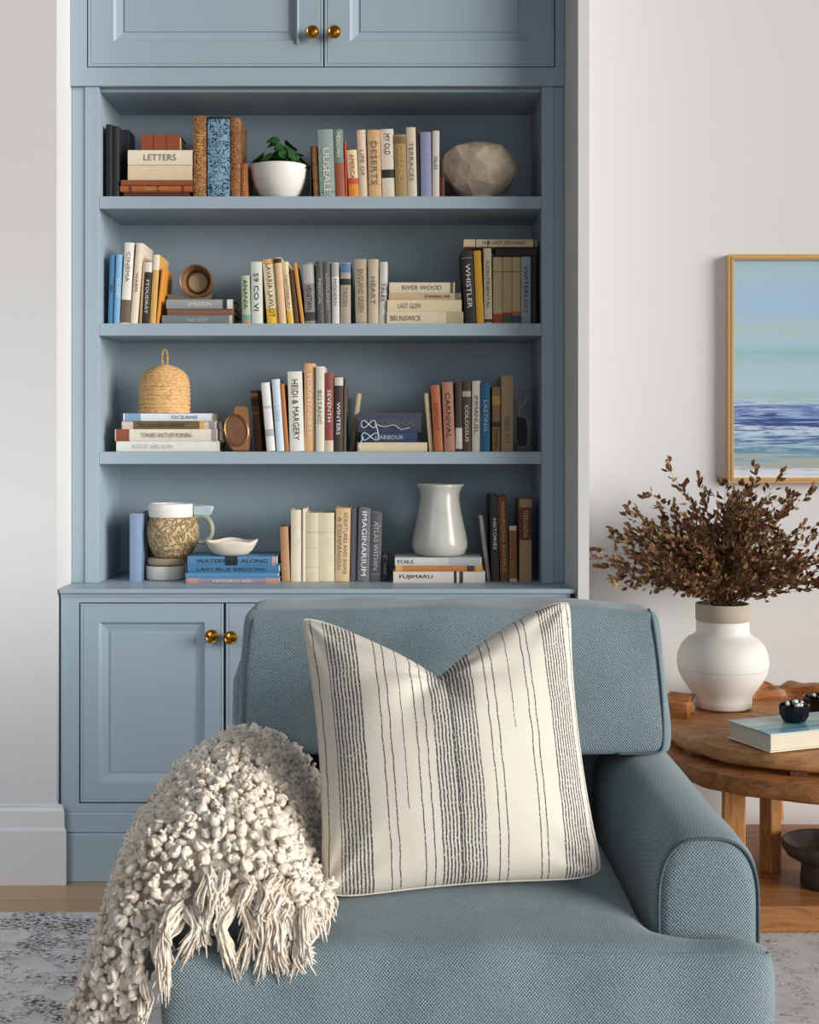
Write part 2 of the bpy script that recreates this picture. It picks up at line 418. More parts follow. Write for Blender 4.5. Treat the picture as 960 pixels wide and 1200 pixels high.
# ---- top shelf
row(S1, g1, [
 (124, 131.5, 146, 0, '15171a', None, 'k', 'tall plain black book at the far left end of the top shelf'),
 (132, 139.5, 148, 0, '1b1e22', None, 'k', 'plain black book, second from the left end of the top shelf'),
 (141, 151.5, 152.5, 0, '141c28', 'NIGHT', 'g', 'blue-black book standing behind the flat stack on the top shelf', {'d': 4.105, 'dp': .09}),
])
zt1 = stack(S1, [224.5, 217.5, 211, 193.5, 176, 158], g1, [
 (145, 222, '4a2415', None, 'k', 'dark brown thin book lying lowest in the top-shelf stack', {'dp': .12}),
 (141, 226.2, 'a35a2c', 'BALLADS', 'g', 'orange-brown leather book lying flat, second from bottom of the top-shelf stack', {'dp': .13, 'bands': [(.12, .16, '6a3318'), (.5, .54, '6a3318'), (.84, .88, '6a3318')]}),
 (142, 226, '8a4a28', None, 'k', 'reddish brown thin book lying right under the thick cream books on the top shelf', {'dp': .12}),
 (150, 225.6, 'd6c3a2', None, 'k', 'lower of two thick cream books lying flat on the top shelf', {'dp': .12}),
 (150, 225.6, 'e2d5bd', 'LETTERS', 'y', 'upper of two thick cream books lying flat on the top shelf', {'dp': .12}),
 (166, 211, '8c4322', None, 'k', 'short red-brown book lying on top of the top-shelf stack', {'dp': .11, 'bands': [(.3, .32, '5c2712'), (.64, .66, '5c2712')]}),
])
row(S1, g1, [
 (227, 242.3, 136, 0, tan_orn, 'INMOST', 'g', 'tall brown tooled-leather book just left of the blue ornate one', {'tlen': .5}),
 (243.5, 269.5, 137, 0, '14181c', None, 'w', 'thick black and blue book with an embossed ornament spine on the top shelf', {'bands': [(.03, .97, blue_orn)]}),
 (270.3, 281.8, 138.5, 0, tan_orn2, None, 'g', 'tall brown tooled-leather book just right of the blue ornate one'),
 (282.4, 290.3, 192, 0, '9a5a30', 'HYMNS', 'g', 'small brown leather book beside the white plant bowl'),
 (363.8, 366.2, 171, 0, '2a2320', None, 'k', 'thin dark book right beside the white plant bowl'),
 (366.5, 375.5, 171.5, -3, tan_orn2, None, 'g', 'small patterned brown book leaning left beside the plant bowl'),
 (374.5, 393, 152, -3, '8b9c95', 'UUSEALE', 'c', 'tall grey-green book with pale lettering on the top shelf', {'bands': [(.08, .1, '5f7a78')], 'tpos': .4}),
 (393.5, 404.5, 152, -3, '6f877c', 'MERIDIAN', 'c', 'green book with a rust-red lower half on the top shelf', {'bands': [(0, .52, '9a5338')], 'tpos': .78, 'tlen': .35}),
 (405, 408, 166, -1.5, 'c8442c', None, 'k', 'thin bright red book on the top shelf'),
 (408.3, 421, 176, -3, 'e3cda0', 'AMERICA', 'r', 'short cream, red and yellow book on the top shelf', {'bands': [(0, .3, 'd98a2c'), (.3, .42, 'c2502c')], 'tpos': .66, 'tlen': .5}),
 (421.5, 432, 152.5, -3.5, 'dcc4a6', 'LIFE OF', 'y', 'pale peach book between the short red-yellow book and the tan one'),
 (432.5, 447.5, 152.5, -2, 'd0a878', 'DESERTS', 'y', 'tan-orange book with ribbed spine on the top shelf', {'bands': [(.2, .21, 'a97d4f'), (.4, .41, 'a97d4f'), (.6, .61, 'a97d4f'), (.8, .81, 'a97d4f')]}),
 (448.5, 463.5, 151.5, -2.5, 'd9cdb9', 'MY OLD', 'k', 'cream book with a small black square on its spine on the top shelf', {'bands': [(.3, .42, '2a2724')], 'tpos': .78, 'tlen': .3}),
 (464, 477.5, 158, -2, 'a08657', 'GREENER', 'g', 'olive-gold worn book on the top shelf', {'bands': [(.86, .97, '7a6440')]}),
 (478, 489, 149.5, -2, 'd3c4aa', 'TERRACES', 'y', 'tallest cream book right of the olive-gold one on the top shelf'),
 (489.3, 493, 151, -1, '3b3a33', None, 'k', 'very thin dark green-black book on the top shelf'),
 (493.5, 506, 155, -1, '8d92b0', None, 'k', 'lavender blue plain book on the top shelf'),
 (506.8, 515, 153.5, 0, 'd8cfc2', 'ISLES', 'b', 'narrow cream book with blue marks, right of the lavender one'),
 (516, 521, 208, 0, '6a2722', None, 'k', 'tiny dark red book at the right end of the top-shelf row'),
])
# ---- second shelf
row(S2, g2, [
 (126.5, 133, 298.5, 2.5, '4f86b0', 'SEA', 'k', 'thin blue book at the left end of the second shelf'),
 (133.3, 140.5, 298.5, 3, '7fb0d4', 'ISLAND', 'w', 'pale sky-blue book, second from left on the second shelf'),
 (141, 151.8, 284.5, 5.5, 'e3dcd0', 'CINEMA', 'y', 'tall white book leaning right, left part of the second shelf', {'bands': [(.02, .3, '6b5a44')], 'tpos': .7, 'tlen': .4}),
 (152.5, 160.6, 285, 7.4, 'ddcfba', 'WARM', 'r', 'tall cream book leaning right beside the tall white one'),
 (163.2, 165.8, 305, 4.5, 'b89a74', None, 'k', 'thin tan book leaning right on the second shelf'),
 (166, 174.8, 306.5, 4, '2e2723', 'FTOUDRAY', 'c', 'black book with a white top and large pale letters', {'bands': [(.83, .99, 'ddd8cc')], 'tpos': .44, 'tlen': .74}),
 (175.3, 182.3, 298.5, 5, 'd2a458', None, 'k', 'golden tan book with a pale top leaning right', {'bands': [(.78, .995, 'e4d8c2')]}),
 (182.6, 186, 314, 7, 'd98e36', None, 'k', 'thin orange book leaning right against the flat grey stack'),
])
zt2 = stack(S2, [369.5, 362, 351], g2, [
 (190, 273, '6f7678', 'AND NIGHT', 's', 'dark grey book at the bottom of the stack under the wooden cup', {'tlen': .3, 'bands': [(.95, .99, 'c9b9ae')]}),
 (196, 274, '7d5640', None, 'k', 'thin brown book between the two grey books under the wooden cup'),
 (195, 273, '8e9694', 'EMERSON', 'c', 'light grey book on top of the stack under the wooden cup', {'tlen': .34, 'bands': [(.85, .91, '2f2f2e'), (.915, .995, 'd9d2c6')]}),
])
row(S2, g2, [
 (284, 294, 323, -1.5, 'a9b59a', 'ANANIA', 'k', 'short pale green book with dark letters on the second shelf', {'bands': [(.0, .08, 'c07a5c'), (.08, .2, '6f9a86')], 'tpos': .62, 'tlen': .6}),
 (294.8, 307.8, 307, -.8, 'cdd3c6', 'S9 CO VI', 'k', 'pale mint white book with dark script beside the short green one', {'tlen': .8}),
 (313.5, 327, 304, -6, 'dca765', 'LAVARIA LAWLOT', 'k', 'cream and orange book with bold black letters leaning left', {'bands': [(.0, .25, 'e3b83f'), (.25, .93, 'e6d3ac')], 'tlen': .82}),
 (327.5, 336.3, 302, -6, 'ddb98d', None, 'k', 'peach book leaning left, a black ornament on its top', {'bands': [(.92, .985, '3a3028')]}),
 (336.8, 344.8, 307, -7, 'e2cf9f', 'CANTERBURY', 'y', 'cream-yellow book leaning left on the second shelf', {'bands': [(0, .22, 'e0b74a')]}),
 (345.2, 351.7, 317, -6.5, '5a3a1e', None, 'k', 'short dark brown book leaning left on the second shelf'),
 (352, 357, 308, -9.5, 'c98d3c', None, 'k', 'thin golden brown book leaning left on the second shelf'),
 (358, 371, 308, -3.5, '8a8784', 'VENETIAN', 'k', 'grey book with a paler picture panel on its spine', {'bands': [(.66, .97, 'b0aca6'), (.06, .2, '3a3836')], 'tpos': .44, 'tlen': .4}),
 (371.7, 380, 306.5, -2, '55534f', 'MEDICAL', 's', 'dark charcoal book right of the grey picture-panel book'),
 (380.5, 389, 306.5, -1.6, '65645e', 'LOWLANDS', 's', 'dark olive-grey book, second of the charcoal pair on the second shelf'),
 (389.5, 398, 308, -1, 'cfcbc6', 'MODERN', 'y', 'white-grey book right of the charcoal pair', {'bands': [(.78, .99, 'a9a5a0')]}),
 (399.2, 411, 308, 0, 'ab9c86', 'TASON', 'y', 'taupe book with a blue top band and a dark square', {'bands': [(.84, .985, '54789c'), (.64, .74, '2a2725')], 'tpos': .45, 'tlen': .3}),
 (417, 431.3, 304, -1.5, 'b3a186', 'ENGLAND GREEN', 'y', 'wide tan book, left of a matching pair on the second shelf', {'bands': [(.03, .04, '8d7a5c')]}),
 (431.7, 443.5, 304, 0, 'c0b093', 'HEART', 'y', 'tan book with smaller marks, right of a matching pair'),
 (444.2, 453, 307, 1.3, 'c9c5bc', 'TALES', 'k', 'narrow grey-white book at the left of the flat cream stack'),
])
zt3 = stack(S2, [365.5, 351.5, 343.5, 331], g2, [
 (453.5, 543, 'd8c8a8', 'BRUNSWICK', 'y', 'cream book lying lowest in the right-hand stack on the second shelf', {'tpos': .25, 'tlen': .4, 'bands': [(.78, .995, 'b5a486')]}),
 (454, 541, 'dccaa4', 'LAST GLEN', 'y', 'plain cream book second from bottom of the right-hand stack', {'tpos': .3, 'tlen': .3}),
 (456, 540, 'c2a985', 'EVENING AIR', 'k', 'thin patterned tan book lying under the topmost cream book', {'tpos': .68, 'tlen': .35, 'bands': [(.92, .995, '7d6a50')]}),
 (456.5, 533, 'd9cbae', 'RIVER WOOD', 'y', 'cream book lying topmost in the right-hand stack on the second shelf', {'tpos': .5, 'tlen': .6, 'bands': [(.93, .98, '6b5a3c')]}),
])
row(S2, g2, [
 (545.5, 558.5, 294, -5, '2e2825', 'WHISTLER', 'w', 'black-brown book with white letters leaning beside the yellow one', {'tlen': .6, 'tpos': .52, 'bands': [(.9, .905, 'c9bfae')]}),
 (559, 567.5, 294, -4, 'dca425', None, 'k', 'bright yellow book on the second shelf'),
 (568, 577, 291, -1.2, 'd5c6a8', 'CONTINENTAL', 'k', 'tall cream book with black letters right of the yellow one', {'tlen': .8, 'bands': [(.03, .07, '3a332c')]}),
 (578, 588.8, 301.5, 0, 'c3aa7a', None, 'k', 'tan book with red foot, first of three matching books', {'bands': [(.03, .16, 'b04a2c'), (.78, .79, '5c4a30')]}),
 (589.3, 599.8, 301.5, 0, 'c8af80', None, 'k', 'tan book with green foot, middle of three matching books', {'bands': [(.03, .14, '4c6a4a'), (.14, .18, 'b8452c'), (.78, .79, '5c4a30')]}),
 (600.3, 610.3, 301.5, 0, 'c3aa7a', None, 'k', 'tan book with blue-grey foot, last of three matching books', {'bands': [(.03, .14, '3c566a'), (.14, .2, 'c07038'), (.78, .79, '5c4a30')]}),
 (611, 622, 301, 0, '9aa3aa', 'WATERLOO', 'k', 'blue-grey book right of the three matching tan books', {'tlen': .7}),
 (622.6, 629, 301.5, 0, '33231f', None, 'k', 'dark brown book at the right end of the second shelf'),
])
zq = Z(301, 3.945)+.0016
stack(zq, [289.5, 280.5], g2, [
 (581, 629, '2c1f20', None, 'k', 'dark maroon book lying flat across the three matching tan books', {'dp': .13}),
 (543.5, 629, 'd6c49c', 'THE LAST ORCHARD', 'k', 'cream book lying flat on the very top at right of the second shelf', {'dp': .13, 'tlen': .6, 'tpos': .55, 'bands': [(.16, .17, '4a3c28'), (.33, .34, '4a3c28'), (.95, .99, '6b5426')]}),
])
# ---- third shelf
zt4 = stack(S3, [517, 503, 493.5, 484.5], g3, [
 (136.5, 257.5, 'd9d7cf', 'AUGUST AND ALMA', 's', 'grey-white large book at the bottom of the stack under the woven basket', {'dp': .17, 'tpos': .35, 'tlen': .4}),
 (135, 255, 'dcd3c0', 'TOWARD ANOTHER MORNING', 'y', 'cream book with a red and brown picture end under the woven basket', {'dp': .17, 'tpos': .5, 'tlen': .5, 'bands': [(.01, .14, '8a4a32'), (.94, .99, '9a928a')]}),
 (143, 254, 'cdbfae', 'THE GOLDEN HARVEST', 'k', 'beige book with dark lettering and a gold patch, second from top under the basket', {'dp': .17, 'tpos': .42, 'tlen': .5, 'bands': [(.12, .82, '6a5638'), (.82, .87, 'd0a45a'), (.92, .98, '8d8a86')]}),
 (144.5, 247.5, 'd7dde2', 'OCEANS', 'b', 'white-blue thin book directly under the woven basket', {'dp': .17, 'tpos': .7, 'tlen': .3, 'bands': [(.02, .2, '7f9dbd')]}),
])
row(S3, g3, [
 (299, 307.5, 457.5, -6, '5e3418', None, 'k', 'dark brown leather book leaning left, behind the brass-rimmed plaque', {'bands': [(.9, .95, 'b07a3c'), (.62, .64, 'b07a3c'), (.74, .86, '1c1512')], 'd': 3.98}),
 (312.8, 322.8, 448.5, -7, 'dddcd6', None, 'k', 'white slim book with a small grey emblem, leaning left', {'bands': [(.22, .32, 'a8aaa8'), (.62, .66, 'b9bcb8')]}),
 (324.3, 333.5, 444.5, -6, 'c9d5de', 'LAKE', 's', 'pale ice-blue book leaning left on the third shelf'),
 (334, 338.8, 450, -6, 'b5713a', None, 'k', 'thin orange-brown book squeezed beside the ice-blue one'),
 (340, 356.7, 435.5, -3, 'dfddd2', 'HEIDI & MARGERY', 'k', 'wide white book with black brush lettering on the third shelf', {'tlen': .76}),
 (357.2, 369.3, 426, -.6, 'd9a876', 'MOUNTAINEER', 'c', 'tallest peach-orange book on the third shelf', {'tlen': .72}),
 (370, 380.3, 429.5, 0, 'd5cfbb', 'BOTANIC', 'y', 'ivory book right of the tall peach one', {'tlen': .72}),
 (380.8, 391, 437, 0, '8e4a3e', 'SEVENTH', 'w', 'brick red book with white letters and a pale foot', {'bands': [(0, .14, 'd8bfa8')], 'tpos': .58, 'tlen': .74}),
 (391.5, 401.5, 441.5, .6, '3f3129', 'WINTERS', 'w', 'dark brown book with a cream top and white lettering on the third shelf', {'bands': [(.88, .99, 'd0c8ba')], 'tlen': .7, 'tpos': .44}),
 (402, 405.5, 453.5, .8, '5a4a3c', None, 'k', 'very thin brown book right of the dark cream-topped one'),
])
row(S3, g3, [
 (409.5, 414.5, 461, 9, 'd9c7a0', None, 'k', 'worn cream book leaning right behind the navy stack', {'d': 4.07, 'dp': .1}),
])
zt5 = stack(S3, [518.5, 506.5, 484], g3, [
 (419, 500.8, 'd3c39f', None, 'k', 'cream book lying beneath the navy books on the third shelf', {'dp': .12}),
 (424, 489, '24405e', 'HARBOUR', 's', 'mid-blue book in the middle of the navy stack on the third shelf', {'dp': .12, 'dd': .004}),
 (419, 494, '3a4254', 'THE NORTHERN ROAD', 'y', 'thick dark navy book on top of the navy stack', {'dp': .12, 'tlen': .8, 'dd': .002}),
])
row(S3, g3, [
 (503.2, 508.2, 461, -6, 'c9b189', None, 'k', 'slim cream book leaning left at the end of the navy stack'),
 (509, 519.5, 451.5, -4.5, 'a8623a', 'REPORT', 'r', 'rust orange book leaning slightly left on the third shelf'),
 (521, 533.5, 448, -3, 'b07a62', 'CARNIVAL', 'k', 'dusty terracotta book on the third shelf', {'tlen': .72}),
 (534.3, 541.8, 448, -.8, '40342a', 'LIT', 'w', 'dark brown narrow book with a white label near its foot', {'bands': [(.04, .34, 'cfc6b4')], 'tpos': .19, 'tlen': .22, }),
 (542.4, 552.2, 447, -.5, '4a3a2c', 'COLOSSUS', 'c', 'dark brown book with swirling cream letters on the third shelf', {'bands': [(.78, .86, 'b8aa94')], 'tpos': .4, 'tlen': .6}),
 (553.3, 563.3, 446.5, 0, 'd8d2c4', 'IMMANUEL', 'k', 'white book with thick black letters right of the dark brown pair', {'tlen': .86}),
 (564, 574.3, 448.5, 0, '1f6287', 'LASTING', 's', 'bright teal-blue book on the third shelf', {'tlen': .72}),
 (577, 586.3, 453.5, 0, '8e6a44', 'SUMMER', 'k', 'brown book with an ochre label on the third shelf', {'bands': [(.72, .86, 'b98f45'), (.38, .46, '3a3028')], 'tpos': .2, 'tlen': .3}),
 (587.5, 601.3, 440.5, 0, 'b29670', 'BEER RIT', 'y', 'tall tan book at the right end of the third shelf', {'tpos': .28, 'tlen': .36}),
])
# ---- lowest shelf (the ledge of the base cabinet)
row(ZC, g4, [
 (152, 165.8, 602, 0, '7f93ae', None, 'k', 'plain slate-blue book at the left end of the lowest shelf', {'dp': .10}),
 (167, 176, 600, 0, '26221f', 'LXI', 'w', 'dark book with small white letters hidden behind the patterned jug', {'d': 4.095, 'dp': .09, 'tpos': .84, 'tlen': .12}),
])
zt6 = stack(ZC, [677.5, 671.5, 662.5, 652], g4, [
 (218, 327, '8f7f92', 'KANGAROO ISLES', 'c', 'mauve-blue book at the bottom of the blue stack', {'dp': .16, 'tlen': .55, 'bands': [(.02, .13, 'b08a7c'), (.86, .99, 'b58c7c')]}),
 (217.5, 326, '4d84a8', None, 'k', 'light blue thin book, second from bottom of the blue stack', {'dp': .16}),
 (217, 327, '3f7298', 'LADY BLUE BIRDSONG', 'k', 'blue book with dark lettering, second from top of the blue stack', {'dp': .16, 'tlen': .8, 'bands': [(.0, .03, '22303c')]}),
 (220, 324, '4a7ea3', 'WATERMEN ALONG', 'k', 'blue book on top of the blue stack with a black emblem', {'dp': .16, 'tlen': .8, 'bands': [(.42, .56, '1a2026'), (.95, .99, 'b99a94')]}),
], d=3.885)
row(ZC, g4, [
 (330.5, 340, 617.5, -2.5, 'b58f68', None, 'k', 'short tan-brown book leaning left on the lowest shelf', {'bands': [(0.01, .99, 'b08660')]}),
 (341, 353.5, 597.5, 0, 'dccfb4', None, 'k', 'tall ivory book, first of the cream set on the lowest shelf'),
 (354.5, 358, 596.5, 0, 'e4d9c0', None, 'k', 'very thin ivory book within the cream set'),
 (358.5, 373.6, 601, 0, 'd3c5a8', None, 'k', 'cream book with faint raised bands on the lowest shelf', {'bands': [(.71, .725, 'b5a684'), (.48, .49, 'b5a684'), (.2, .21, 'b5a684')]}),
 (374.2, 391.8, 601, 0, 'dacdb0', None, 'k', 'wide plain cream book with one thin band on the lowest shelf', {'bands': [(.71, .72, 'b9aa88')]}),
 (392.4, 409.5, 595.5, 1.5, 'd8b78c', ['SCRIPTURES AND SIGNS', 'A COMPANION'], 'y', 'wide sand-coloured book with two lines of fine lettering', {'tlen': .84}),
 (410.3, 418.3, 597, 1, '5b5a60', None, 'k', 'dark slate narrow book right of the sand-coloured one'),
 (418.8, 432.8, 596, 1.8, '6a6a6e', 'IMAGINARIUM', 'w', 'dark grey book with a line of white letters on the lowest shelf', {'tlen': .88}),
 (433.3, 446.2, 600.5, 1.5, '56585c', 'ATLAS WITHIN', 's', 'charcoal book with silver panels, right end of the grey set', {'tlen': .7, 'bands': [(.8, .81, '8a8c90'), (.1, .11, '8a8c90')]}),
 (447.5, 454.8, 652.5, 0, '2a2b2e', 'ODE', 's', 'tiny black book at the foot of the charcoal one'),
])
zt7 = stack(ZC, [669.5, 663, 653.5], g4, [
 (461, 568.6, 'cdc8be', 'FUJIMARU', 'k', 'grey-white book lying lowest under the grey pitcher', {'tpos': .25, 'tlen': .36, 'bands': [(.66, .69, '2e2a28'), (.72, .76, '3c3632')]}),
 (463.5, 566, 'b8743a', None, 'k', 'orange-brown thin book in the middle under the grey pitcher', {'bands': [(.0, .08, 'd39a55'), (.82, .9, '4a2a1a'), (.92, .99, 'c39a4a')]}),
 (463, 564.5, 'c9c8c2', 'TOILE', 'k', 'white and black patterned book directly under the grey pitcher', {'tpos': .12, 'tlen': .2, 'bands': [(.62, .98, 'aeb3b4')]}),
], d=3.905)
row(ZC, g4, [
 (571, 575, 604, -9, 'c9c4b6', None, 'k', 'curled pale paperback leaning left against the right-hand books', {'d': 3.975, 'dp': .13}),
 (576.5, 585.5, 580.5, -2, '332d2c', 'HISTORIES', 'w', 'black book with white lettering right of the grey pitcher', {'tlen': .6, 'tpos': .55}),
 (586.5, 596.8, 582, -3, '7d4a26', 'MARIPOSAS RAMBLE', 'g', 'tall brown book with gold letters along its whole spine', {'tlen': .9}),
 (597.5, 606, 616.5, -.6, 'd9cfc4', 'VOLT', 'r', 'short white-edged brown book on the lowest shelf', {'bands': [(.05, .92, '9a5f34')]}),
 (608.8, 623, 585, 0, 'b08a66', 'TERRANOVA', 'g', 'tall brown book with a dark red title panel at the right end', {'bands': [(.5, .9, '6a2f20')], 'tpos': .7, 'tlen': .34}),
])

# ------------------------------------------------------------------ objects on the shelves
def px_prof(prof, d, cx, ybase, zb):
    """profile given as (radius px, y px) -> metres"""
    k = d/F
    return [(r*k, (ybase-y)*k) for r, y in prof]
# potted plant in a white bowl
d0 = 3.992; ybase = HY-(S1-EYE)*F/d0
t = empty('potted_plant', (X(328, d0), d0, S1+.0003), 'small green round-leaved plant in a white bowl on the top shelf', 'plant')
k = d0/F
g = G('white_glaze'); g.set(Base_Color=g.mix(g.noise(3, 3, g.mapv((1, 1, 18))), lin('d9d3c8'), lin('f0ece3')), Roughness=.45); M['glaze'] = g.m
bm = bmesh.new()
pr = [(14, 0), (18, 2), (24, 8), (29, 17), (32.5, 27), (33.8, 36), (34, 40.5), (33.2, 41), (32.4, 40), (31, 30), (24, 14), (0, 8)]
lathe(bm, [(r*k, z*k) for r, z in pr], 44); link('bowl', bm, M['glaze'], t, smooth=60)
bm = bmesh.new(); lathe(bm, [(31.4*k, 34*k), (20*k, 36*k), (0, 37*k)], 24)
link('soil', bm, plain('2a2019', .95, .4, 200, bump=.6), t, smooth=True)
M['leaf'] = plain('2f5a2c', .4, .45, 30, name='green_leaf'); M['stem'] = plain('56703a', .6)
rs = random.Random(3)
for i in range(32):
    a = rs.uniform(0, 2*PI); rr = rs.uniform(8, 32)*k; hh = rs.uniform(50, 66)*k if i > 5 else rs.uniform(62, 76)*k
    if i > 5: hh *= 1-.18*rr/(32*k)
    else: rr *= .5
    p0 = Vector((rs.uniform(-8, 8)*k, rs.uniform(-8, 8)*k, 36*k)); p1 = Vector((math.cos(a)*rr*1.0-3*k, math.sin(a)*rr*.8, hh))
    bm = bmesh.new(); tube(bm, spline([p0, (p0+p1)/2+Vector((0, 0, .012)), p1], 6), .0011, 5); st = link('stem', bm, M['stem'], t, smooth=True)
    bm = bmesh.new(); L = rs.uniform(.020, .028); n = 12
    tilt = Matrix.Rotation(a, 3, 'Z') @ Matrix.Rotation(rs.uniform(.2, 1.1), 3, 'Y')
    c = bm.verts.new(p1); ring = []
    for q in range(n):
        b = 2*PI*q/n; v = Vector((math.cos(b)*L*.9+L*.5, math.sin(b)*L*.8, .004*math.cos(2*b)-.003))
        ring.append(bm.verts.new(p1+tilt@v))
    c.co = p1+tilt@Vector((L*.5, 0, .002))
    for q in range(n): bm.faces.new((c, ring[q], ring[(q+1) % n]))
    link('leaf', bm, M['leaf'], st, smooth=True)
# faceted vase
bm = bmesh.new(); d0 = 4.015; k = d0/F; rs = random.Random(11)
ys = [(21, 0), (22.5, 6), (37, 19), (45, 33), (46.5, 46), (40, 58), (29, 65), (19, 68)]
rings = []
for j, (r, z) in enumerate(ys):
    n = 15; off = .5*(j % 2)
    jr = .055 if 0 < j < len(ys)-1 else 0
    rings.append([bm.verts.new(((r*(1+rs.uniform(-jr, jr)))*k*math.cos(2*PI*(i+off+rs.uniform(-.2, .2)*(jr > 0))/n), r*k*math.sin(2*PI*(i+off)/n)*.98, (z+rs.uniform(-3.5, 3.5)*(1 < j < len(ys)-2))*k)) for i in range(n)])
for j in range(len(rings)-1):
    a, b = rings[j], rings[j+1]; n = 15
    for i in range(n):
        if j % 2 == 0:
            bm.faces.new((a[i], a[(i+1) % n], b[i])); bm.faces.new((a[(i+1) % n], b[(i+1) % n], b[i]))
        else:
            bm.faces.new((a[i], b[(i+1) % n], b[i])); bm.faces.new((a[i], a[(i+1) % n], b[(i+1) % n]))
bm.faces.new(rings[0][::-1])
inn = [bm.verts.new((v.co.x*.8, v.co.y*.8, v.co.z+.002)) for v in rings[-1]]; inn2 = [bm.verts.new((v.co.x*.75, v.co.y*.75, v.co.z-.03)) for v in rings[-1]]
for i in range(15):
    bm.faces.new((rings[-1][i], rings[-1][(i+1) % 15], inn[(i+1) % 15], inn[i])); bm.faces.new((inn[i], inn[(i+1) % 15], inn2[(i+1) % 15], inn2[i]))
bm.faces.new(inn2)
g = G('carved_stone'); g.set(Base_Color=g.ramp(g.noise(22, 6, None, .65), [(.3, lin('a9967f')), (.65, lin('d3c0a8'))]), Roughness=.85); g.bump(g.noise(150, 4), .15, .003)
tag(link('faceted_vase', bm, g.m, None, loc=(X(561.5, d0), d0, S1+.0003)), 'squat carved stone vase with faceted sides at the right of the top shelf', 'vase')
# wooden cup lying on its side, on the grey stack
d0 = 3.99; k = d0/F
t = empty('wooden_cup', (X(229.5, d0), d0, zt2+.0003), 'round brown wooden cup lying on its side on the grey book stack', 'cup')
R0 = 19.5*k
g = G('turned_wood'); g.set(Base_Color=g.ramp(g.noise(12, 5, g.mapv((1, 6, 1))), [(.3, lin('5e3c20')), (.7, lin('98704a'))]), Roughness=.35); M['turned'] = g.m
bm = bmesh.new(); lathe(bm, [(R0*.62, .075), (R0*.9, .06), (R0, .03), (R0, .004), (R0*.97, 0), (R0*.9, .002), (R0*.86, .01), (R0*.66, .045), (0, .047)], 40)
bmesh.ops.rotate(bm, verts=bm.verts, matrix=Matrix.Rotation(-PI/2, 3, 'X')); bmesh.ops.translate(bm, verts=bm.verts, vec=(0, 0, R0+4*k))
link('cup_body', bm, M['turned'], t, smooth=45)
bm = bmesh.new(); lathe(bm, [(R0*.66, .0405), (R0*.5, .04), (0, .04)], 32)
bmesh.ops.rotate(bm, verts=bm.verts, matrix=Matrix.Rotation(-PI/2, 3, 'X')); bmesh.ops.translate(bm, verts=bm.verts, vec=(0, 0, R0+4*k))
link('inner_disc', bm, plain('b39a78', .6, .12, 40), t, smooth=True)
bm = bmesh.new(); prism(bm, [(-34*k, 0), (16*k, 0), (20*k, 9*k), (12*k, 5*k), (0, 3.8*k), (-12*k, 5*k), (-33*k, 8*k)], 0, .05)
bmesh.ops.rotate(bm, verts=bm.verts, matrix=Matrix.Rotation(PI/2, 3, 'X')); bmesh.ops.translate(bm, verts=bm.verts, vec=(0, .055, 0))
link('cup_stand', bm, plain('6d5e48', .5), t)
# woven lidded basket
d0 = 4.02; k = d0/F
t = empty('woven_basket', (X(193, d0), d0, zt4+.0003), 'honey-coloured coiled straw basket with a loop on its domed top', 'basket')
g = G('coiled_straw'); v = g.mapv((1, 1, 1))
w1 = g.noise(90, 3, g.mapv((1, 1, 2.2)), .7); sz = g.n('SeparateXYZ'); g.nt.links.new(g.tc.outputs['Object'], sz.inputs[0]); rg = g.math('ABSOLUTE', g.math('SINE', g.math('MULTIPLY', sz.outputs[2], PI/(57.5/17*k)))); w1 = g.math('MULTIPLY', w1, g.math('MULTIPLY_ADD', rg, .22, .84)); g.set(Base_Color=g.ramp(w1, [(.28, lin('a87842')), (.5, lin('d6aa70')), (.75, lin('e8c795'))]), Roughness=.8); g.bump(w1, .7, .004); M['straw'] = g.m  # shade in the coil grooves is painted into the straw colour
prof = []; n = 17; Hh = 57.5
base = [(29.2, 0), (29.4, 12), (29.3, 25), (28.8, 36), (27, 43), (22, 50), (14, 54.5), (5, 57.5)]
for i in range(n*4+1):
    u = i/(n*4)*(len(base)-1); q = min(int(u), len(base)-2); f = u-q
    r = base[q][0]*(1-f)+base[q+1][0]*f; z = base[q][1]*(1-f)+base[q+1][1]*f
    prof.append(((r-.6+1.5*abs(math.sin(PI*i/4)))*k, z*k))
bm = bmesh.new(); lathe(bm, [(0, 0)]+prof+[(0, Hh*k)], 48); link('basket_body', bm, M['straw'], t, smooth=True)
bm = bmesh.new(); tube(bm, spline([(-2.2*k, 0, Hh*k-.002), (-3.2*k, 0, (Hh+8)*k), (-2.2*k, 0, (Hh+15)*k), (0, 0, (Hh+18)*k), (2.4*k, 0, (Hh+15)*k), (3.2*k, 0, (Hh+8)*k), (2.2*k, 0, Hh*k-.002)], 24), .0035, 8); link('loop_handle', bm, M['straw'], t, smooth=True)
